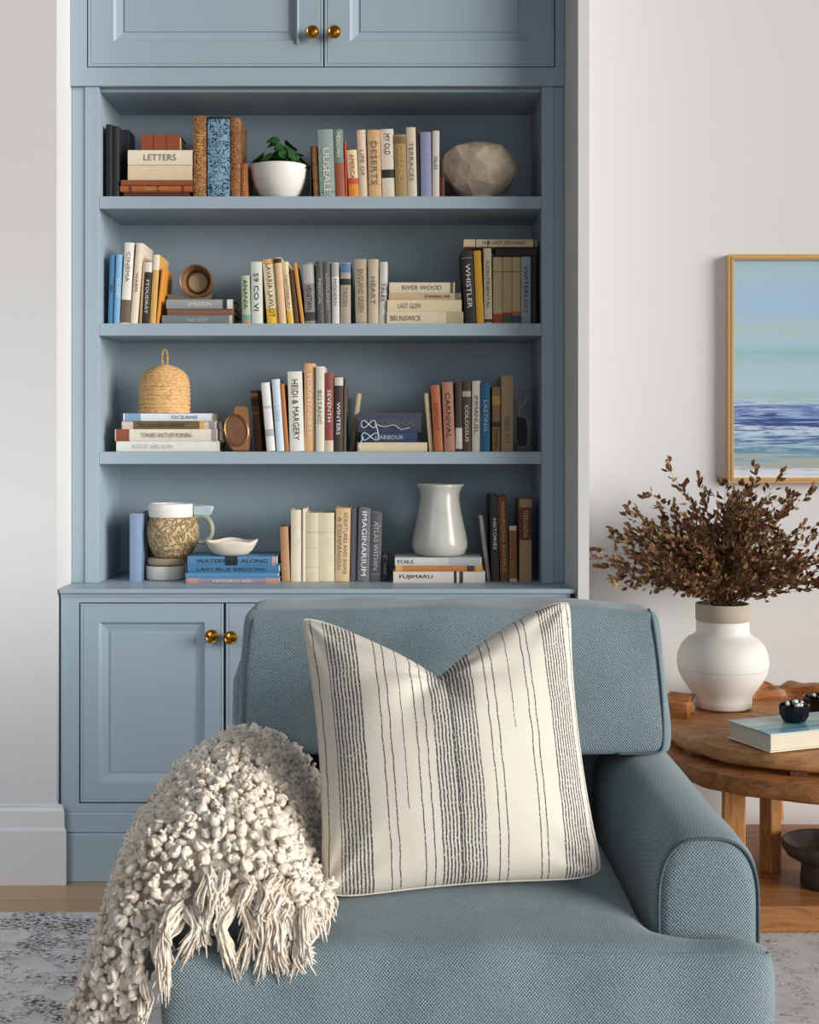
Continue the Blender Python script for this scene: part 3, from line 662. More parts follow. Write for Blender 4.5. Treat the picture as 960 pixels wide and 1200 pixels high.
# oval brass-rimmed plaque with brown backing
d0 = 3.93; k = d0/F
t = empty('oval_plaque', (X(280, d0), d0, S3+.003), 'brown leather pouch with a brass oval rim leaning on the third shelf', 'pouch', rot=(-.10, 0, 0))
bm = bmesh.new(); prism(bm, [(-7*k, 0), (11*k, 0), (12.5*k, 20*k), (9*k, 52*k), (-5*k, 53*k), (-8*k, 46*k), (-6*k, 38*k), (-15*k, 30*k), (-18*k, 20*k), (-15*k, 10*k)], -.022, 0)
bmesh.ops.rotate(bm, verts=bm.verts, matrix=Matrix.Rotation(PI/2, 3, 'X')); bmesh.ops.bevel(bm, geom=bm.edges[:], offset=.003, segments=2, affect='EDGES')
link('pouch_body', bm, plain('8a5f38', .5, .3, 40, bump=.4, name='brown_leather'), t)
def oval(cx, cz, rx, rz, rot, y, n=36): return [(cx+(rx*math.cos(a)*math.cos(rot)-rz*math.sin(a)*math.sin(rot)), y, cz+(rx*math.cos(a)*math.sin(rot)+rz*math.sin(a)*math.cos(rot))) for a in [2*PI*i/n for i in range(n)]]
bm = bmesh.new(); tube(bm, oval(-3*k, 24*k, 13.5*k, 18.5*k, .25, -.004), .0024, 8, closed=True); link('brass_rim', bm, plain('c98f52', .25, .1, 40, 1), t, smooth=True)
bm = bmesh.new(); vs = [bm.verts.new(p) for p in oval(-3*k, 24*k, 13*k, 18*k, .25, -.001)]; c = bm.verts.new((-3*k, -.005, 24*k))
for i in range(36): bm.faces.new((vs[i], vs[(i+1) % 36], c))
link('leather_face', bm, plain('6e4a30', .35, .35, 30, bump=.3, name='glossy_leather'), t, smooth=True)
# dark pebble-like dish behind it
bm = bmesh.new(); lathe(bm, [(0, 0), (.012, 0), (.016, .010), (.0145, .026), (.008, .032), (0, .033)], 20)
tag(link('small_dark_pot', bm, plain('3c2f22', .3, .3, 30), None, smooth=50, loc=(X(266.5, 4.0), 4.0, S3+.0003)), 'small dark brown pot half hidden between the basket stack and leather pouch', 'pot')
# white cord loops on the navy stack
bm = bmesh.new(); d0 = 3.936; k = d0/F
def L(px, py): return (X(px, d0), 0, Z(py, d0))
for cx, cy, rx, ry in ((432, 497, 8.5, 4.8), (434, 511.5, 10, 5)):
    pts = []
    for i in range(40):
        a = 2*PI*i/40; pts.append((X(cx+rx*math.sin(a), d0), 0, Z(cy-ry*math.sin(2*a)*.9*(1 if rx < 9 else .95), d0)))
    tube(bm, pts, .0014, 6, closed=True)
tube(bm, spline([L(440, 497), L(450, 500), L(462, 498), L(470, 503), L(480, 501)], 20), .0011, 6)
tube(bm, spline([L(440, 497), L(442.5, 504), L(443.5, 511.5)], 12), .0014, 6)
tube(bm, spline([L(426, 512), L(423, 518), L(421, 524), L(424, 527)], 16), .0014, 6)
o = tag(link('looped_cord', bm, plain('cfd3d6', .5), None, smooth=True, loc=(0, d0, 0)), 'white looped cord hanging over the navy book stack', 'cord')
# wire eyeglasses standing on end
t = empty('eyeglasses', (X(609, 3.965), 3.965, S3+.0003), 'dark wire eyeglasses standing on end beside the tall tan book', 'eyeglasses')
k = 3.965/F; M['wire'] = plain('b79c78', .35, .1, 40, .5)
bm = bmesh.new(); tube(bm, oval(2*k, 66*k, 6.2*k, 12*k, 0, 0), .0011, 6, closed=True); link('lens_rim', bm, M['wire'], t, smooth=True)
bm = bmesh.new(); tube(bm, [Vector((x*k, 0, z*k)) for x, z in ((-3, 42), (8, 40), (11, 30), (10, 8), (6, 4), (-1, 5), (-4, 14), (-5, 32))], .0011, 6, closed=True); link('lens_rim', bm, M['wire'], t, smooth=True)
bm = bmesh.new(); tube(bm, spline([(2*k, 0, 54*k), (-1*k, 0, 49*k), (0, 0, 41.5*k)], 10), .0016, 6); link('bridge', bm, M['wire'], t, smooth=True)
for y in (0, 1):
    bm = bmesh.new(); tube(bm, spline([(-4*k, .004, (10 if y else 60)*k), (-5*k, .03, (6 if y else 58)*k), (-3*k, .06, (1.0 if y else 54)*k)], 10), .0012, 6); link('temple_arm', bm, M['wire'], t, smooth=True)
bm = bmesh.new(); prism(bm, [(-3*k, 6*k), (8*k, 6*k), (9.5*k, 22*k), (7*k, 39*k), (-3*k, 41*k), (-4*k, 20*k)], -.0004, .0004); bmesh.ops.rotate(bm, verts=bm.verts, matrix=Matrix.Rotation(PI/2, 3, 'X'))
link('lens', bm, plain('1b1a19', .7), t)
# jug on two dishes
d0 = 4.01; k = d0/F; yb = HY+(EYE-ZC)*F/d0
t = empty('stacked_dish', (X(194, d0), d0, ZC+.0003), 'white round dish at the bottom of the jug pile', 'dish')
bm = bmesh.new(); lathe(bm, [(20*k, 0), (22.5*k, 2*k), (22.8*k, 15*k), (22.2*k, 16.5*k), (20*k, 16.3*k), (0, 15*k)], 36); link('dish_body', bm, plain('d5d0c4', .5, .05, 10), t, smooth=50)
zz = 16.6*k
bm = bmesh.new(); lathe(bm, [(18*k, 0), (22*k, 1.5*k), (23*k, 4*k), (22.7*k, 8.6*k), (21.8*k, 9*k), (0, 8.4*k)], 36)
tag(link('clay_saucer', bm, plain('a8957c', .7, .1, 20), None, smooth=50, loc=(X(196, d0), d0, ZC+.0006+zz)), 'taupe clay saucer between the white dish and the patterned jug', 'saucer')
zj = ZC+.001+zz+9.05*k
t = empty('patterned_jug', (X(202.5, d0), d0, zj), 'tan carved ceramic jug with a white rim and green-grey handle', 'jug')
g = G('carved_clay'); w_ = g.noise(38, 3, g.mapv((1, 1, .8), (0, .5, 0)), .5, 2.2); f = g.math('ABSOLUTE', g.math('SUBTRACT', w_, .5))
f = g.ramp(f, [(.0, (0,0,0,1)), (.09, (1,1,1,1))]); g.set(Base_Color=g.mix(f, lin('9c7f50'), lin('ccb287')), Roughness=.55); g.bump(f, .9, .006)
bm = bmesh.new(); lathe(bm, [(19*k, 0), (22*k, 3*k), (27*k, 12*k), (30.3*k, 24*k), (30.5*k, 32*k), (28.5*k, 41*k), (26.5*k, 47*k), (0, 47*k)], 44); link('jug_body', bm, g.m, t, smooth=50)
bm = bmesh.new(); lathe(bm, [(25.5*k, 47.2*k), (26.2*k, 49*k), (26.3*k, 59*k), (25.2*k, 62.5*k), (23*k, 63*k), (22*k, 60*k), (20*k, 50*k), (0, 48.5*k)], 44, cx=-2*k); link('jug_rim', bm, M['glaze'], t, smooth=50)
bm = bmesh.new(); tube(bm, spline([(24*k, 0, 46*k), (34*k, 0, 48*k), (42*k, 0, 44*k), (46*k, 0, 33*k), (43*k, 0, 22*k), (36*k, 0, 17*k), (29.4*k, 0, 18*k)], 30), [(.0085 if i < 24 else .006) for i in range(31)], 10); link('handle', bm, plain('8d9580', .5, .35, 40), t, smooth=True)
bm = bmesh.new(); prism(bm, [(24*k, 48*k), (44*k, 48*k), (49*k, 60*k), (24*k, 61.5*k)], -.012, .012); bmesh.ops.rotate(bm, verts=bm.verts, matrix=Matrix.Rotation(PI/2, 3, 'X')); bmesh.ops.bevel(bm, geom=bm.edges[:], offset=.004, segments=3, affect='EDGES'); link('spout', bm, plain('aebcc0', .35, .05), t, smooth=50)
# scalloped dish on the blue stack
d0 = 3.935; k = d0/F
bm = bmesh.new()
def scal(p, a, r, z):
    w_ = 1+.05*math.sin(5*a)*(z/(18*k)); return Vector((p.x*w_, p.y*w_, p.z+(.003*math.sin(4*a+1) if z > 10*k else 0)))
lathe(bm, [(16*k, 0), (20*k, 1*k), (25*k, 6*k), (26*k, 8*k), (29*k, 12*k), (30.5*k, 16*k), (29.6*k, 17*k), (27.5*k, 13*k), (20*k, 8*k), (0, 6*k)], 48, fn=scal)
tag(link('scalloped_dish', bm, plain('ddd2c0', .5, .08, 20), None, smooth=60, loc=(X(271, d0), d0, zt6+.0003)), 'small cream scalloped dish on the blue book stack', 'dish')
# grey pitcher
d0 = 3.985; k = d0/F
bm = bmesh.new()
def pour(p, a, r, z):
    q = Vector(p)
    if z > 70*k:
        s = max(0, math.cos(a))**6; q.x += s*.010*(z-70*k)/(12*k)
        s = max(0, -math.cos(a))**6; q.x -= s*.006*(z-70*k)/(12*k)
    return q
lathe(bm, [(24*k, 0), (29*k, 2*k), (32.2*k, 9*k), (32.5*k, 15*k), (31*k, 25*k), (28*k, 38*k), (25*k, 52*k), (23*k, 64*k), (22.3*k, 72*k), (23*k, 79*k), (24.5*k, 82.5*k), (24*k, 83.2*k), (22.6*k, 82*k), (21*k, 74*k), (20*k, 60*k), (0, 58*k)], 52, fn=pour)
g = G('grey_glaze'); g.set(Base_Color=g.mix(g.noise(20, 5), lin('b9b8ac'), lin('d0cfc4')), Roughness=.22); M['gglaze'] = g.m
tag(link('pitcher', bm, g.m, None, smooth=60, loc=(X(515.5, d0), d0, zt7+.0003)), 'pale grey glazed pitcher with a flared lip on the lowest shelf', 'pitcher')

# ------------------------------------------------------------------ painting
yw = 4.2495; px0, pz0, pz1 = X(853.5, 4.22), Z(566, 4.22), Z(298, 4.22); pw = .62
t = empty('painting', (px0+pw/2, yw, pz0), 'gold-framed abstract seascape in pale and deep blues on the right wall', 'painting')
bm = bmesh.new(); fw = .017; H = pz1-pz0
for a in ((-pw/2, -pw/2+fw, 0, H), (pw/2-fw, pw/2, 0, H), (-pw/2+fw, pw/2-fw, 0, fw), (-pw/2+fw, pw/2-fw, H-fw, H)):
    box(bm, a[0], a[1], -.034, -.0005, a[2], a[3])
fr = link('frame', bm, M['gold'], t)
bm = bmesh.new(); e = .008
for a in ((-pw/2+fw*.55, -pw/2+fw*.55+.003, fw*.5, H-fw*.5), (-pw/2+fw*.5, pw/2-fw*.5, fw*.55, fw*.55+.003), (-pw/2+fw*.5, pw/2-fw*.5, H-fw*.55-.003, H-fw*.55)):
    box(bm, a[0], a[1], -.0365, -.0342, a[2], a[3])
link('frame_bead', bm, M['gold'], fr)
g = G('seascape'); sx = g.n('SeparateXYZ'); g.nt.links.new(g.tc.outputs['Generated'], sx.inputs[0])
n1 = g.noise(3.2, 5, g.mapv((1.2, 1, 9), src='Generated'), .6, .4); n2 = g.noise(5, 4, g.mapv((.55, 1, 10), src='Generated'), .6, .9)
low = g.math('LESS_THAN', sx.outputs[2], .36)
amp = g.math('ADD', .035, g.math('MULTIPLY', low, .16))
z_ = g.math('ADD', sx.outputs[2], g.math('MULTIPLY', g.math('SUBTRACT', n2, .5), amp))
z_ = g.math('ADD', z_, g.math('MULTIPLY', g.math('SUBTRACT', n1, .5), .05))
col = g.ramp(z_, [(.0, lin('d3d8dd')), (.035, lin('c9cdd2')), (.05, lin('9aa2a6')), (.075, lin('a9ab9c')), (.09, lin('93a9b2')), (.10, lin('7fa3b6')), (.125, lin('5c7f9c')), (.145, lin('a9c4d4')), (.17, lin('2e4a80')), (.19, lin('93b4cd')), (.215, lin('c3d3e2')), (.235, lin('34508f')), (.26, lin('2d4483')), (.28, lin('9db3d2')), (.30, lin('4a62a0')), (.32, lin('8ba3cb')), (.345, lin('b9cbdb')), (.37, lin('9fb9be')), (.42, lin('a8c4cf')), (.52, lin('a3c0c8')), (.57, lin('93b6bb')), (.62, lin('a3c0d2')), (.68, lin('a9bfc0')), (.76, lin('9dbad3')), (.86, lin('9fbad2')), (.94, lin('a2bdc6')), (1, lin('9db8be'))])
g.set(Base_Color=col, Roughness=.35); g.bump(n2, .12, .003)
mkbox('canvas', g.m, t, -pw/2+fw, pw/2-fw, -.024, -.0005, fw, H-fw)

# ------------------------------------------------------------------ side table
TX, TD, TZ, TR = X(946, 3.75), 3.75, .50, .405
t = empty('side_table', (TX, TD, FL+.0055), 'rustic round brown wooden side table with a lower ring and plinth', 'side table')
tb = FL+.0055
g = wood_mat('rustic_wood', '57300f', 'a86c3b', (2.2, 9, 9), .42, 5); M['rustic'] = g
M['rustic_top'] = wood_mat('rustic_wood_top', '86532c', 'c18c5b', (1.5, 8, 8), .4, 5)
M['rustic_dark'] = wood_mat('rustic_wood_dark', '3c1e0c', '80492a', (9, 9, 1.6), .45, 5)
M['rustic_leg'] = wood_mat('rustic_wood_leg', '7a4a22', 'b98045', (9, 9, 1.6), .45, 5)
def live_disc(name, r0, r1, z0, z1, mat, seed, ry=1.0, amp=.010, seg=120, gap=None):
    """disc (r0=0) or ring with a live, irregular edge"""
    bm = bmesh.new(); rings = []
    hh = z1-z0; bv = hh*.3
    prof = [(r0, z0), (r1-bv, z0), (r1-.003, z0+bv*.6), (r1, z0+hh*.5), (r1-.002, z1-bv*.5), (r1-bv, z1), (r0, z1)]
    idx = range(seg)
    for i in idx:
        a = 2*PI*i/seg; ca, sa = math.cos(a), math.sin(a)
        n_ = noise.noise(Vector((ca*2.4, sa*2.4, seed)))*amp + noise.noise(Vector((ca*9, sa*9, seed+5)))*amp*.45
        left = max(0, -ca)**3
        rings.append([bm.verts.new(((r+(n_ if r > r0 else 0))*ca, (r+(n_ if r > r0 else 0))*sa*ry, z+noise.noise(Vector((ca*7, sa*7, z*9+seed)))*.006*(.35+left))) for r, z in prof])
    for i in idx:
        a, b = rings[i], rings[(i+1) % seg]
        for q in range(len(prof)-1):
            if r0 == 0 and q in (0, len(prof)-2):
                pass
            bm.faces.new((a[q], b[q], b[q+1], a[q+1]))
        if r0 > 0: bm.faces.new((a[-1], b[-1], b[0], a[0]))
    if r0 == 0: bmesh.ops.remove_doubles(bm, verts=bm.verts, dist=1e-6)
    return link(name, bm, mat, t, smooth=50)
live_disc('tabletop', .0, TR-.004, TZ-.046-tb, TZ-tb, M['rustic_top'], 2.0)
live_disc('apron_ring', TR-.075, TR+.030, TZ-.116-tb, TZ-.058-tb, M['rustic'], 8.0, amp=.014)
# spacer blocks between top and ring
for a in (200, 250, 300, 350, 60, 120, 160):
    bm = bmesh.new(); aa = math.radians(a); box(bm, -.02, .02, -.02, .02, TZ-.059-tb, TZ-.0455-tb)
    bmesh.ops.rotate(bm, verts=bm.verts, matrix=Matrix.Rotation(aa, 3, 'Z')); bmesh.ops.translate(bm, verts=bm.verts, vec=(math.cos(aa)*(TR-.035), math.sin(aa)*(TR-.035), 0)); link('spacer_block', bm, M['rustic_dark'], t)
# raised rear edge pieces
def rim_piece(a0, a1, r0, r1, z0, z1, mat, seed):
    bm = bmesh.new(); n = 18; R_ = []
    for i in range(n+1):
        a = math.radians(a0+(a1-a0)*i/n); j = noise.noise(Vector((i*.7, seed, 0)))*.006
        R_.append([bm.verts.new((r*math.cos(a), r*math.sin(a), z+(j if z == z1 else 0))) for r, z in ((r0, z0), (r1+j, z0), (r1+j, z1), (r0+j, z1))])
    for a, b in zip(R_, R_[1:]):
        for q in range(4): bm.faces.new((a[q], b[q], b[(q+1) % 4], a[(q+1) % 4]))
    bm.faces.new(R_[0]); bm.faces.new(R_[-1]); bmesh.ops.bevel(bm, geom=[e for e in bm.edges if e.calc_face_angle(0) > .8], offset=.009, segments=3, affect='EDGES')
    bmesh.ops.subdivide_edges(bm, edges=[e for e in bm.edges if e.calc_length() > .02], cuts=2, use_grid_fill=True)
    for v in bm.verts:
        if v.co.z > z0+.006: v.co += Vector((noise.noise(v.co*22+Vector((seed, 0, 0))), noise.noise(v.co*22+Vector((0, seed, 4))), noise.noise(v.co*16+Vector((4, 0, seed)))))*.022
    return link('raised_edge', bm, mat, t, smooth=50)
rim_piece(60, 116, TR-.05, TR-.006, TZ-tb-.002, TZ+.042-tb, M['rustic'], 3)
rim_piece(148, 170, TR-.075, TR-.004, TZ-tb-.002, TZ+.040-tb, M['rustic'], 9)
def leg(ang, r, w=.052):
    aa = math.radians(ang); bm = bmesh.new(); box(bm, -w/2, w/2, -w/2, w/2, .0685, TZ-.068-tb-.006, .003, 2)
    bmesh.ops.rotate(bm, verts=bm.verts, matrix=Matrix.Rotation(aa+PI/4*.9, 3, 'Z')); bmesh.ops.translate(bm, verts=bm.verts, vec=(math.cos(aa)*r, math.sin(aa)*r, 0))
    return link('leg', bm, M['rustic_leg'], t)
leg(184, .385, .045); leg(222, .36, .056)
leg(312, .36, .060); leg(0, .365, .045); leg(90, .34, .045)
# middle post seen between ring and plinth
bm = bmesh.new(); w = .042; box(bm, -w/2, w/2, -w/2, w/2, .0685, TZ-.047-tb, .003, 2); bmesh.ops.rotate(bm, verts=bm.verts, matrix=Matrix.Rotation(.6, 3, 'Z'))
bmesh.ops.translate(bm, verts=bm.verts, vec=(X(903, 3.62)-TX, 3.62-TD, 0)); link('leg', bm, M['rustic_leg'], t)
bm = bmesh.new(); box(bm, -.46, .46, 3.345-TD, 4.06-TD, .0001, .0683, .006, 2); link('plinth', bm, wood_mat('plinth_wood', '6e4222', 'a8713f', (1.2, 10, 10), .4, 4), t)

# ---- vase with dried foliage
VD = 3.965; k = VD/F; vx = X(847, VD)
t = empty('ceramic_vase', (vx, VD, TZ+.0045), 'round white stoneware vase with a bare clay rim on the wooden side table', 'vase')
VB = 829.0
pts = [(31, 829), (33, 827), (33.5, 820), (34, 815), (39, 808), (46, 798), (51, 788), (53, 777), (52, 767), (48, 757), (41, 749), (33, 744.5), (30.6, 741), (30.2, 728)]
prof = [(r*k, (VB-y)*k) for r, y in pts]
g = G('matte_stoneware'); sx = g.n('SeparateXYZ'); g.nt.links.new(g.tc.outputs['Object'], sx.inputs[0])
n_ = g.noise(6, 5, None, .6); seam = g.math('LESS_THAN', g.math('ABSOLUTE', g.math('SUBTRACT', sx.outputs[2], (VB-783)*k)), .0009)
c = g.mix(n_, lin('d6d2ca'), lin('e6e3dc')); c = g.mix(g.math('MULTIPLY', seam, .6), c, lin('a39a8c')); g.set(Base_Color=c, Roughness=.6); g.bump(g.noise(60, 4), .12, .003)
bm = bmesh.new(); lathe(bm, [(0, 0)]+prof, 64); link('vase_body', bm, g.m, t, smooth=60)
bm = bmesh.new(); lathe(bm, [(29.8*k, (VB-728)*k), (31.2*k, (VB-727)*k), (31.4*k, (VB-710)*k), (30.8*k, (VB-708)*k), (28.5*k, (VB-708)*k), (27.5*k, (VB-714)*k), (26*k, (VB-740)*k), (0, (VB-742)*k)], 64)
link('vase_rim', bm, plain('b3a794', .8, .08, 40, bump=.2), t, smooth=60)
t = empty('dried_foliage', (vx, VD, TZ+.0045), 'big bunch of dried brown and olive leafy branches in the white vase', 'dried foliage')
zm = (VB-712)*k; rs = random.Random(21)
g = G('dried_leaf'); g.set(Base_Color=g.ramp(g.noise(38, 2, None, .5), [(.3, lin('2e1a12')), (.41, lin('6e3a26')), (.46, lin('8a6a3e')), (.5, lin('5a3222')), (.54, lin('85492c')), (.6, lin('6c6638')), (.7, lin('b0905c'))]), Roughness=.6); M['dleaf'] = g.m
M['twig'] = plain('5b4a30', .8, .3, 90)
def leaf(bm, p, dirv, L, W, rs):
    u = dirv.normalized(); s = u.cross(Vector((rs.uniform(-1, 1), rs.uniform(-1, 1), rs.uniform(-1, 1))))
    if s.length < .1: s = u.cross(Vector((1, .2, .1)))
    s.normalize(); w = u.cross(s)*L*rs.uniform(-.12, .22)
    a = bm.verts.new(p); b = bm.verts.new(p+u*L*.35+s*W*.5+w*.5); c = bm.verts.new(p+u*L); d = bm.verts.new(p+u*L*.35-s*W*.5+w*.5)
    e = bm.verts.new(p+u*L*.72+s*W*.38+w); f = bm.verts.new(p+u*L*.72-s*W*.38+w); m = bm.verts.new(p+u*L*.5-w*.3)
    for q in ((a, b, m), (b, e, m), (e, c, m), (c, f, m), (f, d, m), (d, a, m)): bm.faces.new(q)
feat = [(-.355, 0, .145), (-.32, .03, .20), (-.29, -.02, .27), (-.20, .05, .33), (-.15, .02, .40), (.02, .05, .36), (.10, 0, .39), (.17, .04, .37), (-.29, .0, .085), (.26, .02, .33), (.33, -.03, .27), (.35, .03, .18), (.31, 0, .10), (-.05, .08, .35)]
for bi in range(98):
    if bi < len(feat): end = Vector(feat[bi])
    else:
        a = rs.uniform(0, 2*PI); el = math.acos(1-rs.random()*.93); el = min(el, 1.42)
        R_ = rs.uniform(.20, .335)*(1+.16*math.sin(el))
        end = Vector((math.sin(el)*math.cos(a)*R_*1.0, math.sin(el)*math.sin(a)*R_*.72, math.cos(el)*R_+.02))
    end.y = min(end.y, .215)
    o0 = Vector((end.x*.055, end.y*.055, 0)); o0 = Vector((max(-.05, min(.05, o0.x)), max(-.05, min(.05, o0.y)), 0))
    mid = o0*1.5+Vector((end.x*.36, end.y*.36, end.z*.60+.01))
    path = spline([Vector((o0.x*.4, o0.y*.4, -.05)), o0, mid, end], 18)
    path = [p+Vector((0, 0, zm)) for p in path]
    bm = bmesh.new(); bl = bmesh.new(); tube(bm, path, [.0018*(1-i/22) for i in range(19)], 5)
    for i in range(4, 19):
        p = path[i]; dr = (path[min(i+1, 18)]-path[i-1]).normalized()
        for q in range(3 if i > 8 else 2):
            side = Vector((rs.uniform(-1, 1), rs.uniform(-1, 1), rs.uniform(-.6, 1))).normalized()
            if i % 2 == 0 and q == 0:
                e = p+(dr*.7+side).normalized()*rs.uniform(.03, .06); e.y = min(e.y, .24)
                tube(bm, [p, (p+e)/2+Vector((0, 0, .004)), e], .0008, 4)
                for r in range(6 if e.z > zm+.03 else 0): leaf(bl, p.lerp(e, .2+.16*r), (dr+side*.4+Vector((rs.uniform(-.8, .8), rs.uniform(-.8, .8), rs.uniform(-.5, .9)))), rs.uniform(.018, .028), rs.uniform(.010, .015), rs)
            if p.z < zm+.03: continue
            pb = p+(dr*.5+side)*rs.uniform(.002, .012); pb.y = min(pb.y, .24)
            leaf(bl, pb, (dr*.8+side), rs.uniform(.018, .029), rs.uniform(.010, .016), rs)
    for r in range(2): leaf(bl, path[-1], dr+Vector((rs.uniform(-.5, .5), rs.uniform(-.5, .5), rs.uniform(-.3, .5))), .022, .010, rs)
    b = link('branch', bm, M['twig'], t, smooth=True); link('leaves', bl, M['dleaf'], b)

# ---- art book and bowls on the table
p0 = Vector((X(903, 3.38), 3.38, 0)); p1 = Vector((X(852.5, 3.55), 3.55, 0)); u = (p1-p0); u.normalize(); s = Vector((u.y, -u.x, 0))
if s.x < 0: s = -s
ang = math.atan2(s.y, s.x)
bw, bd, bh = .30, (p1-p0).length, .047
t = empty('art_book', (p0.x, p0.y, TZ+.0045), 'hardback art book with a turquoise and navy seascape cover on the side table', 'book', rot=(0, 0, ang))
g = G('painted_cover'); sx = g.n('SeparateXYZ'); g.nt.links.new(g.tc.outputs['Generated'], sx.inputs[0])
n_ = g.noise(3, 6, g.mapv((1.2, 2.6, 1), src='Generated'), .7, .8); f = g.math('ADD', g.math('MULTIPLY', sx.outputs[1], .7), g.math('MULTIPLY', n_, .5))
g.set(Base_Color=g.ramp(f, [(.2, lin('b9cdd8')), (.33, lin('7fb6c6')), (.42, lin('3f5f80')), (.48, lin('8fc0c4')), (.58, lin('4f8f98')), (.66, lin('9fc4bc')), (.78, lin('a5aaa6')), (.9, lin('8fa9bd'))]), Roughness=.3)
mkbox('front_cover', g.m, t, 0, bw, 0, bd, bh-.003, bh)
mkbox('back_cover', M['cream'], t, 0, bw, 0, bd, 0, .003)
mkbox('spine', M['cream'], t, bw, bw+.003, 0, bd, 0, bh)
g = G('page_stack'); w_ = g.noise(8, 2, g.mapv((1, 1, 90))); g.set(Base_Color=g.mix(w_, lin('c6b8a0'), lin('e6dcc8')), Roughness=.85)
mkbox('pages', g.m, t, .006, bw-.001, .006, bd-.006, .0032, bh-.0032)
M['blackgl'] = plain('0f0e0d', .18, .2, 20, name='black_glaze')
def trinket(x, y, z, r, h, label, seed):
    t = empty('black_bowl', (x, y, z), label, 'bowl', 'small black bowls on the side table')
    bm = bmesh.new(); lathe(bm, [(r*.55, 0), (r*.72, .003), (r*.96, h*.45), (r, h*.98), (r*.97, h), (r*.92, h*.96), (r*.88, h*.6), (0, h*.5)], 10); link('bowl_body', bm, M['blackgl'], t, smooth=25)
    rs = random.Random(seed)
    for i in range(14):
        a = rs.uniform(0, 2*PI); rr = r*.68*math.sqrt(rs.random()); bm = bmesh.new(); bmesh.ops.create_icosphere(bm, subdivisions=1, radius=1)
        sc = (rs.uniform(.006, .011), rs.uniform(.006, .010), rs.uniform(.004, .006))
        bmesh.ops.scale(bm, verts=bm.verts, vec=sc); bmesh.ops.rotate(bm, verts=bm.verts, matrix=Matrix.Rotation(rs.uniform(0, 3), 3, 'Y'))
        link('pebble', bm, M['white'] if rs.random() < .68 else M['blackgl'], t, smooth=True, loc=(math.cos(a)*rr, math.sin(a)*rr, h*.9+.012*(1-rr/r)+rs.uniform(-.002, .002)))
cpt = lambda a, b: p0+s*a+u*b
c = Vector((X(931, 3.53), 3.53, 0)); trinket(c.x, c.y, TZ+.0045+bh+.0003, .041, .046, 'small black bowl of white pebbles on the near part of the art book', 1)
c = Vector((X(966, 3.80), 3.80, 0)); trinket(c.x, c.y, TZ+.0045+.0003, .060, .062, 'small black bowl of white pebbles standing behind the art book', 2)
# ---- stone bowl on the plinth
bd_ = 3.50; k = bd_/F
bm = bmesh.new(); lathe(bm, [(.062, 0), (.066, .004), (.062, .06), (.075, .066), (.100, .080), (.112, .098), (.113, .112), (.109, .117), (.102, .114), (.096, .098), (.06, .082), (0, .078)], 48)
g = G('dark_stone'); g.set(Base_Color=g.ramp(g.noise(30, 5, None, .6), [(.3, lin('2c2522')), (.7, lin('54483f'))]), Roughness=.6); g.bump(g.noise(90, 4), .4, .003)
tag(link('pedestal_bowl', bm, g.m, None, smooth=50, loc=(X(968, bd_), bd_, FL+.0055+.0683+.0005)), 'dark carved stone bowl on a thick foot on the table plinth', 'bowl')

# ------------------------------------------------------------------ armchair
AX = .112
def fabric(name='blue_twill', k=1.0):
    g = G(name); s = g.n('SeparateXYZ'); g.nt.links.new(g.tc.outputs['Object'], s.inputs[0])
    x, y, z = s.outputs; fr = 2*PI/.0056*k
    jit = g.math('MULTIPLY', g.noise(210, 3), 3.4)
    yz = g.math('ADD', z, g.math('MULTIPLY', y, .8))
    a = g.math('SINE', g.math('ADD', g.math('MULTIPLY', g.math('ADD', x, g.math('MULTIPLY', y, .5)), fr), jit))
    b = g.math('SINE', g.math('ADD', g.math('MULTIPLY', yz, fr*.85), jit))
    gn = g.n('NewGeometry'); sn = g.n('SeparateXYZ'); g.nt.links.new(gn.outputs['Normal'], sn.inputs[0])
    amp = g.math('MULTIPLY_ADD', g.math('POWER', g.math('ABSOLUTE', sn.outputs[1]), 1.5), .34, .08)   # weave reads strongest on the upright faces
    w = g.math('MULTIPLY_ADD', g.math('MULTIPLY', a, b), amp, .5)
    n = g.noise(420, 3, None, .7); n2 = g.noise(7, 4)
    f = g.math('ADD', g.math('MULTIPLY', w, .62), g.math('MULTIPLY', n, .38))
    f = g.math('ADD', f, g.math('MULTIPLY', g.math('SUBTRACT', n2, .5), .16))
    g.set(Base_Color=g.ramp(f, [(.26, lin('35444a')), (.5, lin('6c8187')), (.74, lin('a6b6ba'))]), Roughness=.92)
    g.set(Sheen_Weight=.25, Sheen_Roughness=.5)
    g.bump(f, .45, .004); return g.m
M['fab'] = fabric(); M['pipe'] = plain('516065', .9, .25, 200, name='seam_piping')
ac = empty('armchair', (AX, 2.6, .0055), 'blue-grey woven armchair with rolled arms and loose cushions in the foreground', 'armchair')
OY, OZ = 2.6, .0055
def shift(bm): bmesh.ops.translate(bm, verts=bm.verts, vec=(0, -OY, -OZ)); return bm
HI, HO = .325, .508        # inner and outer half widths at the arms
YA, YBk = 2.285, 2.93
